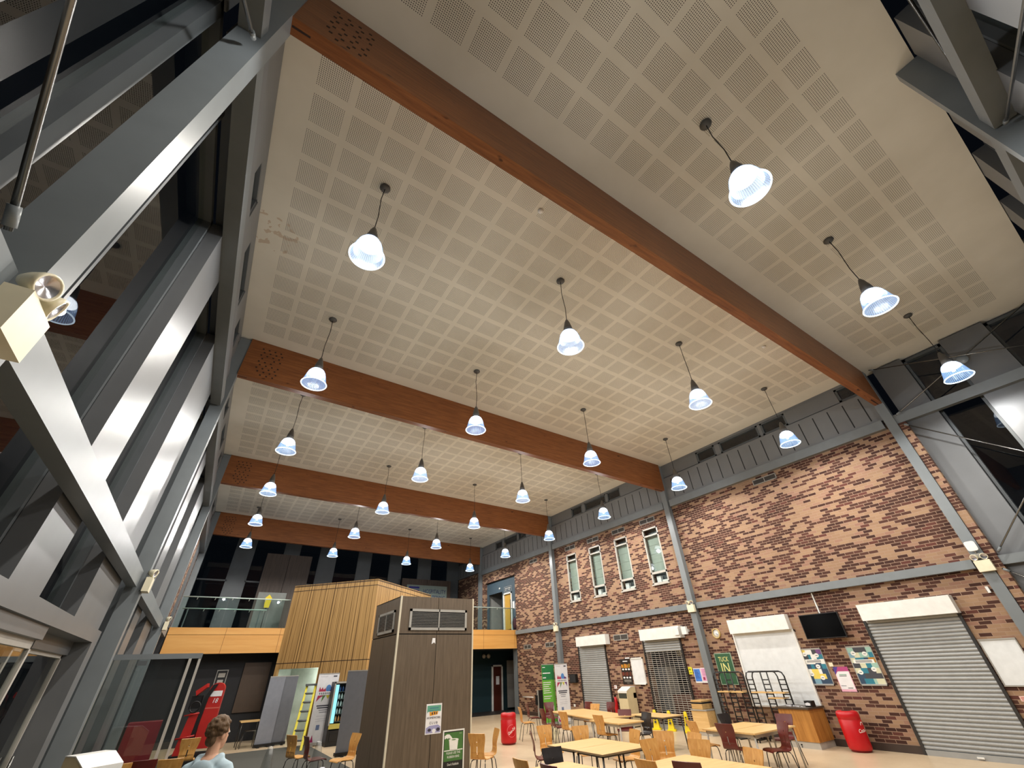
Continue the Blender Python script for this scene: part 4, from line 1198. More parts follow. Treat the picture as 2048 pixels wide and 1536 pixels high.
def roller_banner(loc, rz, w, label, mat, art=None, base=True, h=2.05):
    t = thing('roller_banner', label, 'banner', loc, rz)
    part(t, 'sheet', MB().box((-w / 2, -.004, .09), (w / 2, .004, h)), mat)
    part(t, 'cassette', MB().box((-w / 2 - .02, -.09, .02), (w / 2 + .02, .09, .09)), M['blackm'] if base == 'black' else M['vent'])
    part(t, 'top_bar', MB().box((-w / 2, -.012, h - .02), (w / 2, .012, h + .01)), M['vent'])
    ft = MB()
    for s in (-.3, .3): ft.box((s * w - .04, -.2, 0), (s * w + .04, .2, .02))
    part(t, 'feet', ft, M['blackm'] if base == 'black' else M['vent'])
    part(t, 'pole', MB().tube([(0, .03, .06), (0, .03, h)], .012), M['tubegrey'])
    if art:
        m, mats = art
        part(t, 'print', m, mats)
    return t
ink = plain('ink_dark', (52, 52, 66), .6)
def splash_art(w):
    m = MB()
    q(m, w * .22, 1.94, w * .40, 1.98, 0, .006); q(m, -w * .4, 1.955, -w * .05, 1.962, 5, .006)
    # burst of coloured shards round a lettered band
    for pts, mi in (([(-.28, 1.66), (-.3, 1.50), (-.02, 1.50), (-.06, 1.62), (-.12, 1.56), (-.17, 1.64), (-.22, 1.57)], 1), ([(.10, 1.62), (.28, 1.56), (.3, 1.50), (.02, 1.50)], 2), ([(-.3, 1.40), (-.05, 1.40), (-.2, 1.34), (-.34, 1.22)], 1),
                    ([(-.12, 1.40), (0, 1.40), (-.14, 1.2)], 3), ([(.0, 1.40), (.16, 1.40), (.09, 1.28)], 4), ([(.15, 1.40), (.30, 1.40), (.30, 1.24), (.24, 1.32)], 2)):
        m.prism([(x * w / .8, z) for x, z in pts], -.007, -.001, 'y', mi)
    disc(m, .06 * w / .8, 1.60, .10 * w / .8, .11, 6, .008)
    q(m, -.3 * w / .8, 1.40, .3 * w / .8, 1.51, 7, .009)
    for k in range(8): q(m, (-.27 + k * .07) * w / .8, 1.425, (-.225 + k * .07) * w / .8, 1.485, 5, .010)
    for k, (ww, zz, c) in enumerate([(.56, 1.08, 0), (.5, 1.02, 0), (.34, .96, 5), (.28, .90, 5), (.44, .80, 8), (.5, .72, 8), (.44, .66, 8)]):
        q(m, -ww * w / 1.6, zz, ww * w / 1.6, zz + (.035 if k < 2 else .022 if k < 4 else .01), c, .006)
    q(m, -w * .2, .42, -w * .04, .56, 9, .006)
    m.prism([(-w / 2 + .02, .1), (-w * .22, .1), (-w * .3, .3), (-w * .36, .14), (-w / 2 + .02, .26)], -.006, -.001, 'y', 10)
    return m, [ink, plain('ink_crimson', (170, 50, 80), .6), plain('ink_plum', (96, 50, 110), .6), plain('ink_green', (90, 130, 80), .6), plain('ink_gold', (190, 180, 60), .6), plain('ink_grey', (120, 122, 130), .6), plain('ink_azure', (80, 130, 190), .6), M['paper'], plain('ink_pale', (176, 178, 186), .6), plain('ink_slate', (100, 116, 150), .6), plain('ink_magenta', (150, 30, 90), .6)]
roller_banner((4.37, 19.55, 0), 0, .74, 'white roller banner with a burst of coloured shards beside the yellow ladder', M['bannerw'], splash_art(.74))
roller_banner((13.52, 17.05, 0), RAD(-4), .66, 'white roller banner with a burst of coloured shards beside the green banner', M['bannerw'], splash_art(.66))
g = MB(); w = .72
q(g, -w / 2 + .01, 1.5, w / 2 - .01, 2.02, 0, .006)
for k, (ww, zz) in enumerate([(.62, 1.72), (.25, 1.56), (.62, 1.40), (.58, 1.33), (.45, 1.26), (.58, 1.19), (.48, 1.12), (.6, 1.05), (.62, .93), (.5, .86), (.62, .72)]):
    q(g, -w * .44, zz, -w * .44 + ww * w, zz + (.035 if k in (0, 1) else .022), 1, .008)
q(g, -w * .44, 1.93, -w * .22, 1.955, 1, .008)
q(g, .02, .38, .22, .62, 1, .008); q(g, .05, .42, .19, .58, 2, .010)
roller_banner((12.98, 17.3, 0), RAD(6), w, 'green roller banner with white lettering in front of the steel column', plain('leaf_green', (104, 172, 60), .6), (g, [plain('bottle_green', (34, 118, 66), .6), M['paper'], plain('ink_soft', (150, 170, 150), .6)]))
roller_banner((2.80, 20.85, 0), RAD(6), .54, 'grey back of a roller banner with black feet, beside the small table', M['panelgrey'], None, 'black', 2.03)
roller_banner((3.30, 20.95, 0), RAD(-4), .46, 'grey back of a roller banner with black feet, beside the yellow ladder', M['panelgrey2'], None, 'black', 2.03)
roller_banner((4.66, 16.5, 0), RAD(3), .82, 'plain dark grey banner back half hidden by the service pillar', M['panelgrey2'], None, 'black', 2.09)

# black display stand by the brick
t = thing('display_stand', 'narrow black display stand with a silver edge near the short handrail', 'stand', (14.32, 19.8, 0), RAD(-10))
part(t, 'panel', MB().box((-.12, -.03, .03), (.22, .05, 1.05)), M['black']); part(t, 'edge', MB().box((-.16, -.035, 0), (-.12, .05, 1.06)), M['vent']); part(t, 'base', MB().box((-.22, -.18, 0), (.26, .18, .03)), M['blackm'])
part(t, 'dispenser', MB().box((-.26, -.03, .5), (-.16, .05, .86)), M['black'])

# vending machine
t = thing('vending_machine', 'drinks vending machine with a glowing pale blue strip beside the white banner', 'vending machine', (4.47, 18.85, 0))
W_ = .86
m = MB(); m.box((0, 0, 0), (W_, .5, .42)); m.box((0, 0, .42), (.05, .5, 1.72)); m.box((W_ - .05, 0, .42), (W_, .5, 1.72)); m.box((0, 0, 1.72), (W_, .5, 1.79)); m.box((0, .44, .42), (W_, .5, 1.72))
part(t, 'cabinet', m, M['blackm'])
part(t, 'front_frame', MB().box((-.004, -.02, .56), (.04, 0, 1.79)).box((-.004, -.02, 1.74), (W_, 0, 1.79)), M['vent'])
part(t, 'label_strip', MB().box((.02, -.012, .46), (W_ - .02, 0, .60)), plain('pale_yellow_label', (176, 166, 80), .5))
part(t, 'light_strip', MB().box((.05, .02, .62), (.17, .05, 1.70)), emis('blue_white_tube', (150, 214, 232), 1.6))
sh = MB()
for k in range(5): sh.box((.18, .04, .64 + k * .21), (W_ - .05, .42, .655 + k * .21))
part(t, 'shelves', sh, M['steel_dark'])
part(t, 'glass_front', MB().box((.05, -.002, .62), (W_ - .05, .004, 1.72)), M['bal_glass'])
part(t, 'flap', MB().box((.1, -.015, .14), (W_ - .1, 0, .34)), M['black'])
bm_ = MB().lathe([(0, 0), (.028, 0), (.03, .02), (.03, .10), (.012, .135), (.012, .155), (0, .155)], 10)
bme = [bm_.mesh('bottle', mt) for mt in (plain('bottle_pale', (196, 204, 210), .2), plain('bottle_blue', (40, 70, 130), .3), plain('bottle_orange', (210, 140, 90), .3))]
ROWN = ['bottom', 'second lowest', 'middle', 'second highest', 'top']
for k in range(5):
    for i in range(5):
        o = link('bottle', bme[[2, 0, 0, 0, 1][k]], None, (4.47 + .24 + i * .095, 18.95, .656 + k * .21))
        tag(o, '%s bottle on the %s shelf inside the vending machine' % (['small orange', 'small pale', 'small pale', 'small pale', 'small blue'][k], ROWN[k]), 'bottle', 'bottles on the %s vending shelf' % ROWN[k])

# yellow step ladder
t = thing('step_ladder', 'yellow step ladder leaning open in front of the lit pod recess', 'ladder', (3.58, 18.8, 0), 0)
top = Vector((.27, 1.0, 1.72)); wv = Vector((.14, -.04, 0))
def stile(a, b):
    d = (Vector(b) - Vector(a)); m = MB()
    n = Vector((.035, .0, 0)); k = Vector((0, .02, 0))
    A, B = Vector(a), Vector(b)
    vs = [A - n - k, A + n - k, A + n + k, A - n + k, B - n - k, B + n - k, B + n + k, B - n + k]
    return m.add(vs, [(0, 3, 2, 1), (4, 5, 6, 7), (0, 1, 5, 4), (1, 2, 6, 5), (2, 3, 7, 6), (3, 0, 4, 7)])
fl, fr_ = Vector((-.19, .12, 0)), Vector((.13, -.05, 0))
tl, tr_ = top - wv, top + wv
part(t, 'stile', stile(fl, tl), M['ladder']); part(t, 'stile', stile(fr_, tr_), M['ladder'])
for k in range(1, 7):
    f_ = k / 7.0
    a, b = fl.lerp(tl, f_), fr_.lerp(tr_, f_)
    part(t, 'tread', MB().tube([a, b], .03, 4), M['steel_dark'])
part(t, 'rear_leg', MB().tube([(.1, 1.5, 0), tl], .02, 6), M['ladder']); part(t, 'rear_leg', MB().tube([(.46, 1.25, 0), tr_], .02, 6), M['ladder'])
part(t, 'top_cap', MB().box((top.x - .19, top.y - .1, 1.70), (top.x + .19, top.y + .1, 1.76)), M['steel_dark'])

# wet floor cones in front of the grille
def wet_cone(loc, label):
    t = thing('safety_cone', label, 'cone', loc, RAD(-60), 'yellow safety cones')
    m = MB(); prof = [(.17, 0), (.17, .035), (.125, .05), (.085, .24), (.06, .50), (.045, .55)]
    n = 4; vs = []; fs = []
    for r, z in prof:
        for k in range(4):
            a = PI / 4 + k * PI / 2; vs.append((r * 1.2 * math.cos(a), r * 1.2 * math.sin(a), z))
    for i in range(len(prof) - 1):
        for k in range(4): fs.append((i * 4 + k, i * 4 + (k + 1) % 4, (i + 1) * 4 + (k + 1) % 4, (i + 1) * 4 + k))
    fs.append(tuple(range(len(vs) - 4, len(vs)))); fs.append((3, 2, 1, 0))
    part(t, 'body', m.add(vs, fs), M['yellow'])
    mk = MB()
    for k in range(4):
        R = Matrix.Rotation(k * PI / 2, 4, 'Z')
        for (z, hw, hh) in ((.40, .030, .018), (.34, .034, .012), (.29, .03, .012), (.22, .034, .03)):
            d0 = .062 + (.55 - z) * .115
            if z < .24: d0 += .004
            mk.add([R @ Vector((d0 + .001 + (.012 if s < 0 else 0) * hh / .02, w_, z + s * hh)) for w_, s in ((-hw, -1), (hw, -1), (hw, 1), (-hw, 1))], [(0, 1, 2, 3)])
    part(t, 'markings', mk, M['black'])
for yy, lb in ((13.07, 'yellow wet floor cone in front of the lattice grille, next to the cream bin side'), (12.42, 'yellow wet floor cone in front of the middle of the lattice grille'), (11.72, 'yellow wet floor cone in front of the lattice grille, next to the low cabinet')):
    wet_cone((14.5, yy, 0), lb)

# low cabinet with the stack of trays
t = thing('low_cabinet', 'low pale wooden cabinet against the brick beside the steel column', 'cabinet', (14.5, 10.93, 0), RW)
part(t, 'carcass', MB().box((-.29, -.28, .1), (.29, .28, .62)), M['beechtop']); part(t, 'top', MB().box((-.3, -.3, .62), (.3, .3, .65)), M['vent']); part(t, 'plinth', MB().box((-.29, -.26, 0), (.29, .26, .1)), M['tubegrey'])
for k in range(5):
    solo('serving_tray', MB().box((-.2, -.25, 0), (.2, .25, .035)).box((-.21, -.26, .03), (.21, .26, .045)), [M['beechtop'], M['darktube']][k == 3] , 'pale wooden serving tray stacked on the low cabinet, %s' % ['bottom of the stack', 'second from the bottom', 'third from the bottom', 'second from the top', 'top of the stack'][k], 'tray', (14.5, 10.98, .652 + k * .047), RW, 'stacked serving trays')

# wooden counter with napkin holder
t = thing('wooden_counter', 'wooden counter with a dark top against the brick beside the white hatch', 'counter', (14.35, 7.68, 0), RW)
part(t, 'carcass', MB().box((-.42, -.40, .14), (.40, .40, .80)), M['oak']); part(t, 'top', MB().box((-.45, -.44, .80), (.43, .42, .84)), plain('counter_top', (70, 58, 46), .35)); part(t, 'plinth', MB().box((-.40, -.38, 0), (.38, .40, .14)), M['tubegrey'])
t = thing('napkin_holder', 'black napkin holder with white napkins on the wooden counter', 'napkin holder', (14.3, 7.36, .84), RW)
part(t, 'case', MB().box((-.09, -.1, 0), (.09, .1, .13)), M['black']); part(t, 'napkins', MB().prism([(-.06, .03), (.06, .03), (.065, .075), (0, .095), (-.065, .075)], -.13, -.09, 'y'), M['paper'])
r = random.Random(4)
for k in range(6):
    a = r.uniform(0, 3)
    y0 = 7.55 + k * .07
    solo('cutlery', MB().box((-.09, -.012, 0), (.09, .012, .008 + .006 * k), M=Matrix.Rotation(a, 4, 'Z')), M['bannerw'], 'white plastic cutlery lying on the wooden counter beside the napkin holder', 'cutlery', (14.2, y0, .841), 0, 'loose cutlery on the counter')

# black ladder-sided racks
def rack(yc, w, label):
    t = thing('trolley_rack', label, 'rack', (14.25, yc, 0), RW, 'black wire racks')
    fr = MB(); h = 1.63
    for s in (-1, 1):
        fr.tube([(s * w / 2, 0, .08), (s * w / 2, 0, h - .12), (s * (w / 2 - .04), 0, h - .03), (s * (w / 2 - .12), 0, h), (0, 0, h)], .021, 8)
        fr.tube([(s * (w / 2 - .2), 0, .08), (s * (w / 2 - .2), 0, h - .12), (s * (w / 2 - .24), 0, h - .03), (s * (w / 2 - .3), 0, h)], .018, 8)
        fr.tube([(s * .1, 0, .08), (s * .1, 0, h)], .019, 8)
    part(t, 'frame', fr, M['blackm'])
    for a, b in ((-w / 2, -w / 2 + .2), (-.1, .1), (w / 2 - .2, w / 2)):
        rg = MB(); z = .2
        while z < h - .1:
            rg.tube([(a, 0, z), (b, 0, z)], .015, 6); z += .112
        part(t, 'ladder_rungs', rg, M['blackm'])
    ft = MB()
    for s in (-1, 1):
        ft.box((s * w / 2 - .02, -.28, .05), (s * w / 2 + .02, .28, .08))
        for yy in (-.26, .26): ft.lathe([(0, -.012), (.025, -.012), (.025, .012), (0, .012)], 12, M=Matrix.Translation((s * w / 2, yy, .025)) @ Matrix.Rotation(PI / 2, 4, 'Y'))
    part(t, 'wheeled_feet', ft, M['black'])
    part(t, 'shelf', MB().box((-w / 2 + .09, -.12, 1.12), (-.04, .2, 1.15)), M['beechtop']); part(t, 'shelf', MB().box((.04, -.12, 1.12), (w / 2 - .08, .2, 1.15)), M['beechtop'])
    return t
rack(9.55, 1.04, 'black ladder-sided wire rack in front of the green poster')
t = rack(8.36, 1.17, 'black ladder-sided wire rack in front of the white hatch')
part(t, 'shelf', MB().box((0, -.16, 1.0), (.42, .18, 1.025)), M['beechtop'])

# ------------------------------------------------------------------ tables
def table(x0, x1, y0, y1, label, group, rz=0., dark=False, piv=None):
    cx, cy = (x0 + x1) / 2, (y0 + y1) / 2
    loc = Vector((cx, cy, 0))
    if piv:
        d = loc - Vector((piv[0], piv[1], 0)); d.rotate(Euler((0, 0, rz))); loc = Vector((piv[0], piv[1], 0)) + d
    t = thing('dining_table', label, 'table', loc, rz, group)
    w, d = (x1 - x0) / 2, (y1 - y0) / 2
    part(t, 'table_top', MB().box((-w, -d, .705), (w, d, .73)), M['beechtop'])
    fm = M['darktube'] if dark else M['tubegrey']
    if dark:
        part(t, 'edge_band', MB().box((-w - .001, -d - .001, .703), (w + .001, d + .001, .726)), plain('edge_brown', (126, 108, 82), .5))
    f = MB(); i = .05
    for a, b in (((-w + i, -d + i), (w - i, -d + i + .025)), ((-w + i, d - i - .025), (w - i, d - i)), ((-w + i, -d + i), (-w + i + .025, d - i)), ((w - i - .025, -d + i), (w - i, d - i))):
        f.box((a[0], a[1], .645 if not dark else .675), (b[0], b[1], .703))
    part(t, 'apron', f, fm)
    for sx in (-1, 1):
        for sy in (-1, 1):
            part(t, 'leg', MB().tube([(sx * (w - i - .015), sy * (d - i - .015), .70), (sx * (w - i + .01), sy * (d - i + .01), 0)], .019 if not dark else .017, 8), fm)
    return t
G = 'beech topped dining tables'
table(6.22, 7.45, 7.70, 8.47, 'beech table of the pair nearest the pillar, half towards the mezzanine', G, dark=True)
table(6.22, 7.45, 6.92, 7.69, 'beech table of the pair nearest the pillar, half towards the viewer', G, dark=True)
pv = (9.84, 11.08)
for k in range(2):
    table(9.84, 11.16, 11.08 + k * 1.57, 11.08 + k * 1.57 + 1.56, 'beech table in the long run near the green banner, %s' % ['end towards the viewer', 'end towards the green banner'][k], G, RAD(-13), False, pv)
table(9.50, 10.34, 9.72, 10.95, 'small beech table between the long run and the paired tables', G, RAD(-4))
table(11.15, 12.0, 9.75, 11.1, 'beech table on thin dark legs near the yellow cones', G, RAD(-3), True)
table(9.86, 11.44, 6.37, 6.98, 'beech table near the brown counter, strip towards the viewer', G)
table(9.86, 11.44, 7.0, 7.60, 'beech table near the brown counter, strip towards the black racks', G)
table(6.02, 7.14, 4.5, 5.95, 'beech table cut by the bottom edge of the photo in the middle', G)
table(4.72, 5.46, 5.6, 6.93, 'beech table cut by the bottom edge beside the pillar', G)
table(1.95, 2.95, 20.35, 21.0 - .55, 'unused', G) if False else None
t = thing('small_table', 'narrow wooden table on thin metal legs beside the grey banner backs', 'table', (2.05, 21.3, 0))
part(t, 'table_top', MB().box((-.1, -.4, .72), (.55, .35, .745)), M['beechtop'])
for a, b in ((-.05, -.35), (.5, -.35), (-.05, .3), (.5, .3)): part(t, 'leg', MB().tube([(a, b, .72), (a, b, 0)], .015), M['darktube'])
t = thing('stool_frame', 'bare bent metal chair frame under the narrow wooden table', 'chair', (2.3, 21.15, 0))
part(t, 'frame', MB().tube([(-.2, -.2, 0), (-.17, -.2, .42), (-.1, -.2, .47), (.2, -.2, .47), (.22, -.2, 0)], .012).tube([(-.2, .15, 0), (-.17, .15, .42), (-.1, .15, .47), (.2, .15, .47), (.22, .15, 0)], .012), M['chrome'])
part(t, 'seat', MB().box((-.16, -.2, .465), (.2, .16, .48)), M['darkchair'])

# ------------------------------------------------------------------ ply shell chairs (seat faces local +x)
def catmull(p, n):
    out = []
    for i in range(len(p) - 1):
        p0, p1, p2, p3 = p[max(i - 1, 0)], p[i], p[i + 1], p[min(i + 2, len(p) - 1)]
        for k in range(n):
            t = k / n
            out.append(tuple(.5 * ((2 * b) + (-a + c) * t + (2 * a - 5 * b + 4 * c - d) * t * t + (-a + 3 * b - 3 * c + d) * t ** 3) for a, b, c, d in zip(p0, p1, p2, p3)))
    out.append(p[-1])
    return out
def chair_shell():
    prof = catmull([(.225, .425, .17), (.20, .448, .195), (.10, .455, .205), (-.04, .445, .20), (-.13, .448, .185), (-.185, .48, .168), (-.20, .55, .158), (-.20, .64, .162), (-.215, .72, .182), (-.24, .80, .196), (-.262, .87, .194)], 4)
    us = [-1, -.75, -.45, -.16, .16, .45, .75, 1]
    bm = bmesh.new(); grid = []
    for x, z, hw in prof:
        curve = .022 if z > .56 else .006
        grid.append([bm.verts.new((x - curve * (1 - u * u) + .012, u * hw, z)) for u in us])
    for i in range(len(grid) - 1):
        zz = (prof[i][1] + prof[i + 1][1]) / 2; back = prof[i][0] < -.15
        for j in range(len(us) - 1):
            if j == 3 and back and (.53 < zz < .665 or .715 < zz < .745): continue
            bm.faces.new((grid[i][j], grid[i][j + 1], grid[i + 1][j + 1], grid[i + 1][j]))
    # narrow the slot
    for i, (x, z, hw) in enumerate(prof):
        for j in (3, 4):
            grid[i][j].co.y = (.012 if x < -.15 else .03) * (1 if j == 4 else -1)
    bmesh.ops.recalc_face_normals(bm, faces=bm.faces)
    bmesh.ops.solidify(bm, geom=bm.faces[:], thickness=.013)
    bmesh.ops.recalc_face_normals(bm, faces=bm.faces)
    me = bpy.data.meshes.new('shell'); bm.to_mesh(me); bm.free()
    for p in me.polygons: p.use_smooth = False
    return me
shell0 = chair_shell()
shells = {}
for k, mt in (('wood', M['beech']), ('maroon', M['maroon']), ('black', M['darkchair'])):
    me = shell0.copy(); me.materials.append(mt); shells[k] = me
legm = {}
for s in (-1, 1):
    legm[(1, s)] = MB().tube([(.0, s * .11, .437), (.13, s * .15, .44), (.165, s * .165, .425), (.18, s * .172, .39), (.215, s * .195, 0)], .0095, 7).mesh('leg', M['darktube'])
    legm[(-1, s)] = MB().tube([(.02, s * .10, .433), (-.09, s * .14, .436), (-.125, s * .155, .42), (-.145, s * .165, .385), (-.22, s * .195, 0)], .0095, 7).mesh('leg', M['darktube'])
protos = {}
for k in shells:
    t = link('dining_chair', None); t.empty_display_size = .1
    link('shell', shells[k], t)
    for key in legm: link('leg', legm[key], t)
    protos[k] = t
used = set()
COLN = {'wood': 'pale wooden', 'maroon': 'maroon', 'black': 'black'}
def chair(bx, by, deg, kind, where):
    """bx, by: point under the top of the backrest; deg: direction the seat faces"""
    a = RAD(deg)
    loc = (bx + .25 * math.cos(a), by + .25 * math.sin(a), 0)
    if kind in used:
        o = dup(protos[kind], loc, a)
    else:
        used.add(kind); o = protos[kind]; o.location = loc; o.rotation_euler = (0, 0, a)
    tag(o, '%s shell chair %s' % (COLN[kind], where), 'chair', 'ply shell dining chairs')
CH = [
 (9.73, 14.75, -20, 'wood', 'standing right beside the red drum bin by the pillar'),
 (10.78, 15.85, -20, 'maroon', 'behind the wooden chair that stands by the red drum bin'),
 (11.6, 15.55, -110, 'maroon', 'at the far end of the long table run by the green banner'),
 (9.80, 13.55, -10, 'maroon', 'at the long table run, on the side of the red drum bin'),
 (11.95, 13.35, 190, 'wood', 'beyond the long table run below the black speaker'),
 (12.45, 14.25, 180, 'maroon', 'in front of the grey shutter by the green banner'),
 (12.7, 13.35, 185, 'maroon', 'in front of the fire extinguisher'),
 (9.50, 12.1, 0, 'wood', 'at the long table run beside an edge-on maroon chair'),
 (9.70, 12.95, -20, 'maroon', 'pushed in against the long table run, seen edge-on'),
 (10.95, 11.0, 215, 'maroon', 'at the viewer end of the long table run near the cream bin'),
 (9.42, 10.5, 0, 'wood', 'pushed up to the small square beech table'),
 (10.62, 9.85, 172, 'black', 'on the cream bin side of the small square beech table'),
 (7.18, 9.88, -95, 'wood', 'behind the paired tables, the one closer to the red drum bin'),
 (7.62, 9.12, -110, 'wood', 'behind the paired tables, the one closer to the brick wall'),
 (6.35, 9.22, -32, 'maroon', 'turned side-on behind the corner of the paired tables'),
 (6.18, 10.29, 165, 'wood', 'standing alone side-on between the pillar and the red drum bin'),
 (5.42, 9.9, 35, 'wood', 'half hidden by the edge of the pillar'),
 (4.46, 6.8, 0, 'wood', 'at the table beside the pillar, nearer the pillar'),
 (5.42, 7.28, -95, 'black', 'behind the table beside the pillar'),
 (4.50, 6.15, 0, 'maroon', 'at the table beside the pillar, cut by the bottom edge'),
 (7.9, 7.72, 165, 'wood', 'at the end of the paired tables on the brick wall side'),
 (7.1, 6.68, -95, 'wood', 'between the paired tables and the bottom-edge table, back to the pair'),
 (8.06, 7.14, 215, 'wood', 'standing free between the paired tables and the maroon chairs'),
 (8.25, 6.55, 165, 'wood', 'seen edge-on behind the bottom-edge table'),
 (7.62, 6.0, 195, 'wood', 'at the brick side corner of the bottom-edge table'),
 (5.66, 5.45, 0, 'wood', 'on the pillar side of the bottom-edge table'),
 (5.92, 4.95, 20, 'maroon', 'cut by the bottom edge at the bottom-edge table'),
 (9.66, 6.9, 5, 'maroon', 'at the near end of the table by the brown counter'),
 (9.7, 7.75, -20, 'wood', 'behind the table by the brown counter at its viewer-side end'),
 (10.55, 6.12, 150, 'maroon', 'turned side-on in front of the table by the brown counter'),
 (12.0, 6.88, 185, 'maroon', 'closest to the brown counter, at the table end'),
 (11.35, 8.05, -95, 'black', 'behind the table by the brown counter, in front of a black rack'),
 (7.4, 4.88, 165, 'wood', 'at the bottom edge below the table by the brown counter'),
 (2.38, 13.38, 25, 'wood', 'standing in front of the yellow ladder'),
 (2.60, 12.82, 5, 'maroon', 'standing in front of the white banner and vending machine'),
 (3.62, 12.35, 195, 'wood', 'half hidden behind the dark grey banner back at the pillar'),
 (-.27, 11.75, 85, 'maroon', 'in front of the glass lobby screen'),
 (.12, 11.5, 75, 'wood', 'beside the person in the pale blue hoodie'),
 (-.62, 11.6, 95, 'wood', 'at the bottom edge between the cream bin and the maroon chair'),
 (.43, 15.0, 90, 'wood', 'behind the shoulder of the person in the pale blue hoodie'),
]
for c in CH: chair(*c)

# clear party ware on a low dark table under the frame edge
t = thing('low_table', 'dark table under the clear party ware', 'table', (1.42, 8.85, 0))
part(t, 'table_top', MB().box((-.75, -.4, .70), (.75, .4, .73)), plain('slate_top', (70, 72, 70), .5))
for sx in (-.68, .68):
    for sy in (-.33, .33): part(t, 'leg', MB().tube([(sx, sy, .70), (sx, sy, 0)], .02), M['darktube'])
clear = glass('clear_plastic', (.86, .88, .90, 1), 1.6, .06)
def clear_cone(x, y, label):
    t = thing('clear_cone', label, 'cone', (x, y, .73))
    part(t, 'body', MB().lathe([(.10, 0), (.085, .12), (.06, .30), (.035, .40), (.0, .405)], 20), glass('frosted_plastic', (.80, .82, .82, 1), 2.0, .35)); part(t, 'rim', MB().lathe([(.10, 0), (.11, .01), (.10, .02)], 20, closed=True), clear)
clear_cone(1.33, 8.95, 'tall frosted cone on the dark table in front of the grey banner feet')
clear_cone(2.02, 8.9, 'tall frosted cone on the dark table under the maroon chair by the vending machine')
r = random.Random(9)
gl = MB().lathe([(.0, .0), (.03, 0), (.04, .09), (.036, .09), (.028, .006), (0, .006)], 14).mesh('cup', plain('sparkle_plastic', (226, 228, 238), .08))
for k in range(13):
    x, y = [(1.15, 8.75), (1.22, 8.82), (1.30, 8.74), (1.37, 8.78), (1.2, 8.65), (1.62, 8.8), (1.68, 8.75), (1.72, 8.82), (1.95, 8.72), (2.03, 8.7), (2.1, 8.75), (2.12, 8.84), (1.33, 8.66)][k]
    o = link('plastic_cup', gl, None, (x, y, .731), (0, 0, r.uniform(0, 3)))
    tag(o, 'shiny clear plastic cup crowded with others on the dark table at the bottom edge', 'cup', 'clear cups on the dark table')

# red racing arcade machine behind the lobby screen
t = thing('racing_simulator', 'red and black racing arcade machine with a tall rounded seat beside the lobby screen', 'arcade machine', (.82, 18.6, 0), RAD(-10))
redm = plain('arcade_red', (176, 38, 34), .35)
seat = []
for k in range(13):
    a = PI * k / 12; seat.append((.20 * math.cos(a), 1.76 + .17 * math.sin(a)))
m = MB().prism([(-.2, .35), (.2, .35)] + seat, -.1, .16, 'y')
part(t, 'seat_back', m, redm)
part(t, 'seat_band', MB().box((-.203, -.104, 1.28), (.203, .05, 1.31)), plain('arcade_salmon', (200, 96, 84), .4))
part(t, 'number_panel', MB().box((-.13, -.108, 1.58), (.17, -.1, 1.72)), M['paper'])
text(t, 'lettering', '18', .17, M['paper'], (.03, -.11, 1.42), sx=.9, shear=.2)
m = MB().prism([(-.34, .25), (-.27, 1.55), (-.12, 1.88), (.0, 1.9), (-.16, 1.55), (-.24, .25)], -.2, .25, 'y')
part(t, 'side_frame', m, M['black'])
m = MB().prism([(-.62, .2), (-.34, .2), (-.28, 1.2), (-.5, 1.2)], -.25, .3, 'y')
part(t, 'cockpit', m, redm)
part(t, 'canopy', MB().prism([(-.55, 1.74), (-.30, 1.92), (-.28, 1.82), (-.5, 1.62)], -.2, .2, 'y'), redm)
part(t, 'monitor', MB().box((-.62, -.1, 1.3), (-.34, .1, 1.62)), M['black'])
whl = MB().lathe([(.13 + .02 * math.cos(a), .02 * math.sin(a)) for a in [k * PI / 4 for k in range(8)]], 20, closed=True, M=Matrix.Translation((-.42, -.3, 1.35)) @ Matrix.Rotation(PI / 2, 4, 'X'))
part(t, 'steering_wheel', whl, M['black'])
part(t, 'rails', MB().tube([(-.66, -.3, .62), (-.2, -.32, .68)], .022).tube([(-.62, -.3, 1.15), (-.25, -.32, 1.2)], .018), redm)
part(t, 'plinth', MB().box((-.7, -.35, 0), (.3, .4, .25)), M['blackm'])
part(t, 'speaker_disc', MB().lathe([(0, -.21), (.06, -.21), (.06, -.2), (0, -.2)], 16, M=Matrix.Translation((-.25, 0, 1.0)) @ Matrix.Rotation(-PI / 2, 4, 'X') @ Matrix.Scale(-1, 4, (0, 0, 1))), plain('speaker_mesh', (30, 31, 33), .8))
solo('red_cabinet', MB().box((-.4, -.3, 0), (.4, .3, 1.05)), plain('arcade_crimson', (120, 24, 34), .4), 'low crimson cabinet behind the glass lobby screen', 'cabinet', (-.75, 19.2, 0))

# ------------------------------------------------------------------ person
def cap(m, a, b, ra, rb, n=14):
    """tapered capsule"""
    a, b = Vector(a), Vector(b); d = (b - a).normalized()
    pts = [a - d * ra * .95, a - d * ra * .6, a, a.lerp(b, .5), b, b + d * rb * .6, b + d * rb * .95]
    m.tube(pts, [ra * .3, ra * .8, ra, (ra + rb) / 2, rb, rb * .8, rb * .3], n)
def fused(name, m, mat, parent, voxel, smooth=6):
    o = part(parent, name, m, mat)
    md = o.modifiers.new('r', 'REMESH'); md.mode = 'VOXEL'; md.voxel_size = voxel; md.use_smooth_shade = True
    s = o.modifiers.new('s', 'SMOOTH'); s.iterations = smooth; s.factor = .5
    return o
pr = thing('person', 'person with tousled brown hair in a pale blue hoodie, seen from behind', 'person', (.40, 6.3, 0), RAD(58))
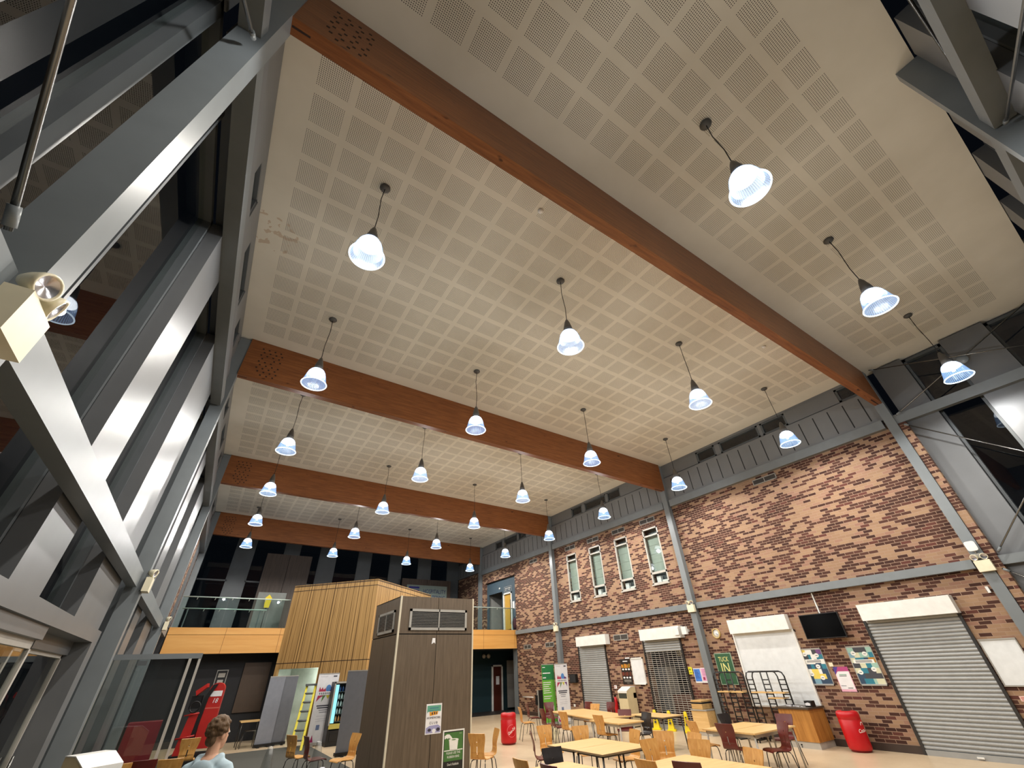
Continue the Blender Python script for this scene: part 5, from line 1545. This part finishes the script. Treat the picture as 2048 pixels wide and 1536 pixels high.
# local +x = the way they face; y to their left
skin = plain('skin', (204, 156, 128), .55, 0, .04)
b = MB()
Rh = Matrix.Rotation(RAD(-22), 4, 'Z')          # head turned to their right
hc = Vector((.015, 0, 1.535))
def H(x, y, z): return hc + (Rh @ Vector((x, y, z)))
b.ball(H(0, 0, .02), (.096, .078, .105), 20, 14, M=Rh.to_3x3().to_4x4()); b.ball(H(.045, 0, -.05), (.06, .056, .075), 16, 10, M=Rh)
b.ball(H(.05, 0, -.10), (.045, .042, .03), 12, 8, M=Rh)
cap(b, H(.094, 0, .0), H(.108, 0, -.03), .012, .016, 10)                     # nose
for s in (-1, 1):
    b.ball(H(-.005, s * .08, -.02), (.022, .011, .034), 10, 7, M=Rh)          # ears
    b.ball(H(.083, s * .03, .018), (.016, .02, .012), 10, 6, M=Rh)            # brow and lids
b.ball(H(.093, 0, -.066), (.012, .026, .009), 10, 6, M=Rh)                    # lips
cap(b, (-.01, 0, 1.33), (.0, 0, 1.47), .062, .052)
cap(b, (0, 0, .98), (0, 0, 1.28), .13, .12); b.ball((0, 0, .94), (.13, .165, .12))
for s in (-1, 1):
    cap(b, (0, s * .09, .90), (.01, s * .10, .50), .085, .058); cap(b, (.01, s * .10, .50), (-.01, s * .105, .09), .055, .036)
    cap(b, (-.03, s * .11, .05), (.13, s * .125, .035), .04, .03)
    sh_, el, wr = (-.01, s * .18, 1.27), (-.03, s * .235, .99), (.13, s * .21, .80)
    cap(b, sh_, el, .048, .038); cap(b, el, wr, .037, .026)
    palm = Vector((.185, s * .205, .75)); cap(b, wr, palm, .026, .03)
    for k, (dy, ln) in enumerate([(-.027, .062), (-.009, .072), (.009, .068), (.027, .052)]):
        p0 = palm + Vector((.015, dy, -.012)); p1 = p0 + Vector((ln * .55, 0, -ln * .45)); p2 = p1 + Vector((ln * .1, -s * .01, -ln * .5))
        cap(b, p0, p1, .0095, .0088, 8); cap(b, p1, p2, .0088, .0075, 8)
    t0 = palm + Vector((-.02, -s * .03, .0)); cap(b, t0, t0 + Vector((.035, -s * .028, -.02)), .011, .010, 8); cap(b, t0 + Vector((.035, -s * .028, -.02)), t0 + Vector((.06, -s * .03, -.045)), .010, .008, 8)
body = fused('body', b, skin, pr, .0085, 4)
for s in (-1, 1):
    e = H(.094, s * .03, .008)
    eye = part(pr, 'eye', MB().ball(e, .010, 10, 8), M['white']); part(eye, 'iris', MB().ball(H(.1015, s * .03, .008), .0048, 8, 6), plain('iris_brown', (60, 40, 26), .3))
hd = MB(); rr = random.Random(2)
hd.ball(H(-.018, 0, .045), (.098, .088, .095), 18, 12, M=Rh)
for k in range(150):
    a = rr.uniform(0, 2 * PI); el = rr.uniform(-.45, 1.5)
    dx, dy, dz = math.cos(el) * math.cos(a), math.cos(el) * math.sin(a), math.sin(el)
    if dx > .35 and dz < .42: continue
    rad = rr.uniform(.016, .027)
    p = H(-.018 + dx * .098, dy * .09, .042 + dz * .10)
    hd.ball(p, (rad, rad, rad * .8), 8, 6)
hd.ball(H(-.07, 0, -.045), (.04, .06, .05), 12, 8, M=Rh)
t_ = NT('tousled_hair'); nz = t_.noise(t_.coords('Object', (30, 30, 9)), 3., 5, .7)
t_.principled(t_.ramp(nz, [(.3, rgb(64, 46, 30)), (.55, rgb(104, 78, 50)), (.75, rgb(136, 106, 70))]), .6, 0, bump=(nz, .8, .01))
fused('hair', hd, t_.m, pr, .0075, 1)
hoodm = plain('pale_blue_fleece', (176, 196, 206), .9, 0, .06, 14., .15)
k_ = MB()
cap(k_, (-.01, 0, .92), (-.01, 0, 1.20), .165, .16)
k_.ball((-.01, 0, 1.20), (.135, .205, .13), 20, 12); k_.ball((-.02, 0, .93), (.15, .185, .11), 18, 10)
for s in (-1, 1):
    cap(k_, (-.01, s * .06, 1.315), (-.01, s * .175, 1.25), .06, .078)
    cap(k_, (-.015, s * .18, 1.25), (-.03, s * .245, .99), .080, .066); cap(k_, (-.03, s * .245, .99), (.11, s * .215, .82), .064, .046)
# folded hood: thick roll round the neck, dropping to a point on the back
for k in range(17):
    a = RAD(60 + k * 15); z = 1.345 - .05 * max(0, -math.cos(a)) + .01
    k_.ball((-.02 + .092 * math.cos(a), .098 * math.sin(a), z), (.038, .038, .034), 10, 7)
k_.ball((-.12, 0, 1.27), (.055, .12, .085), 14, 9); k_.ball((-.15, 0, 1.20), (.04, .085, .075), 12, 8); k_.ball((-.155, 0, 1.13), (.03, .05, .05), 10, 7)
fused('hoodie', k_, hoodm, pr, .011, 4)
tr = MB()
tr.ball((0, 0, .90), (.145, .18, .13), 18, 10)
for s in (-1, 1):
    cap(tr, (0, s * .09, .88), (.012, s * .10, .50), .10, .074); cap(tr, (.012, s * .10, .50), (-.005, s * .105, .10), .072, .062)
fused('trousers', tr, plain('dark_denim', (44, 50, 66), .85), pr, .012, 4)
for s in (-1, 1):
    sm = MB().ball((.045, s * .118, .04), (.135, .05, .04), 16, 9).box((-.085, s * .118 - .045, 0), (.17, s * .118 + .045, .03))
    fused('shoe', sm, M['white'], pr, .008, 5)

# ------------------------------------------------------------------ world, camera, render settings
wd = bpy.data.worlds.new('night'); SC.world = wd; wd.use_nodes = True
bg = wd.node_tree.nodes['Background']; bg.inputs[0].default_value = (.01, .013, .02, 1); bg.inputs[1].default_value = .15

cam = bpy.data.cameras.new('camera'); co = bpy.data.objects.new('camera', cam); COL.objects.link(co)
FPX, YAW, PITCH, ROLL, CH_ = 806.44, .5967, .6123, -.0432, 1.992
f = Vector((math.sin(YAW) * math.cos(PITCH), math.cos(YAW) * math.cos(PITCH), math.sin(PITCH)))
r0 = Vector((math.cos(YAW), -math.sin(YAW), 0)); u0 = r0.cross(f)
rv = r0 * math.cos(ROLL) + u0 * math.sin(ROLL); uv = -r0 * math.sin(ROLL) + u0 * math.cos(ROLL)
mt = Matrix((rv, uv, -f)).transposed().to_4x4(); mt.translation = (0, 0, CH_)
co.matrix_world = mt
cam.sensor_fit = 'HORIZONTAL'; cam.sensor_width = 36.; cam.lens = FPX / 2048 * 36.; cam.clip_start = .05; cam.clip_end = 200
SC.camera = co
SC.view_settings.view_transform = 'Standard'; SC.view_settings.look = 'None'; SC.view_settings.gamma = 1.; SC.view_settings.use_curve_mapping = False
SC.view_settings.exposure = 0.25
cy = SC.cycles
cy.use_denoising = True; cy.max_bounces = 7; cy.diffuse_bounces = 3; cy.glossy_bounces = 3; cy.transmission_bounces = 3; cy.transparent_max_bounces = 14
cy.sample_clamp_indirect = 4.; cy.caustics_reflective = False; cy.caustics_refractive = False
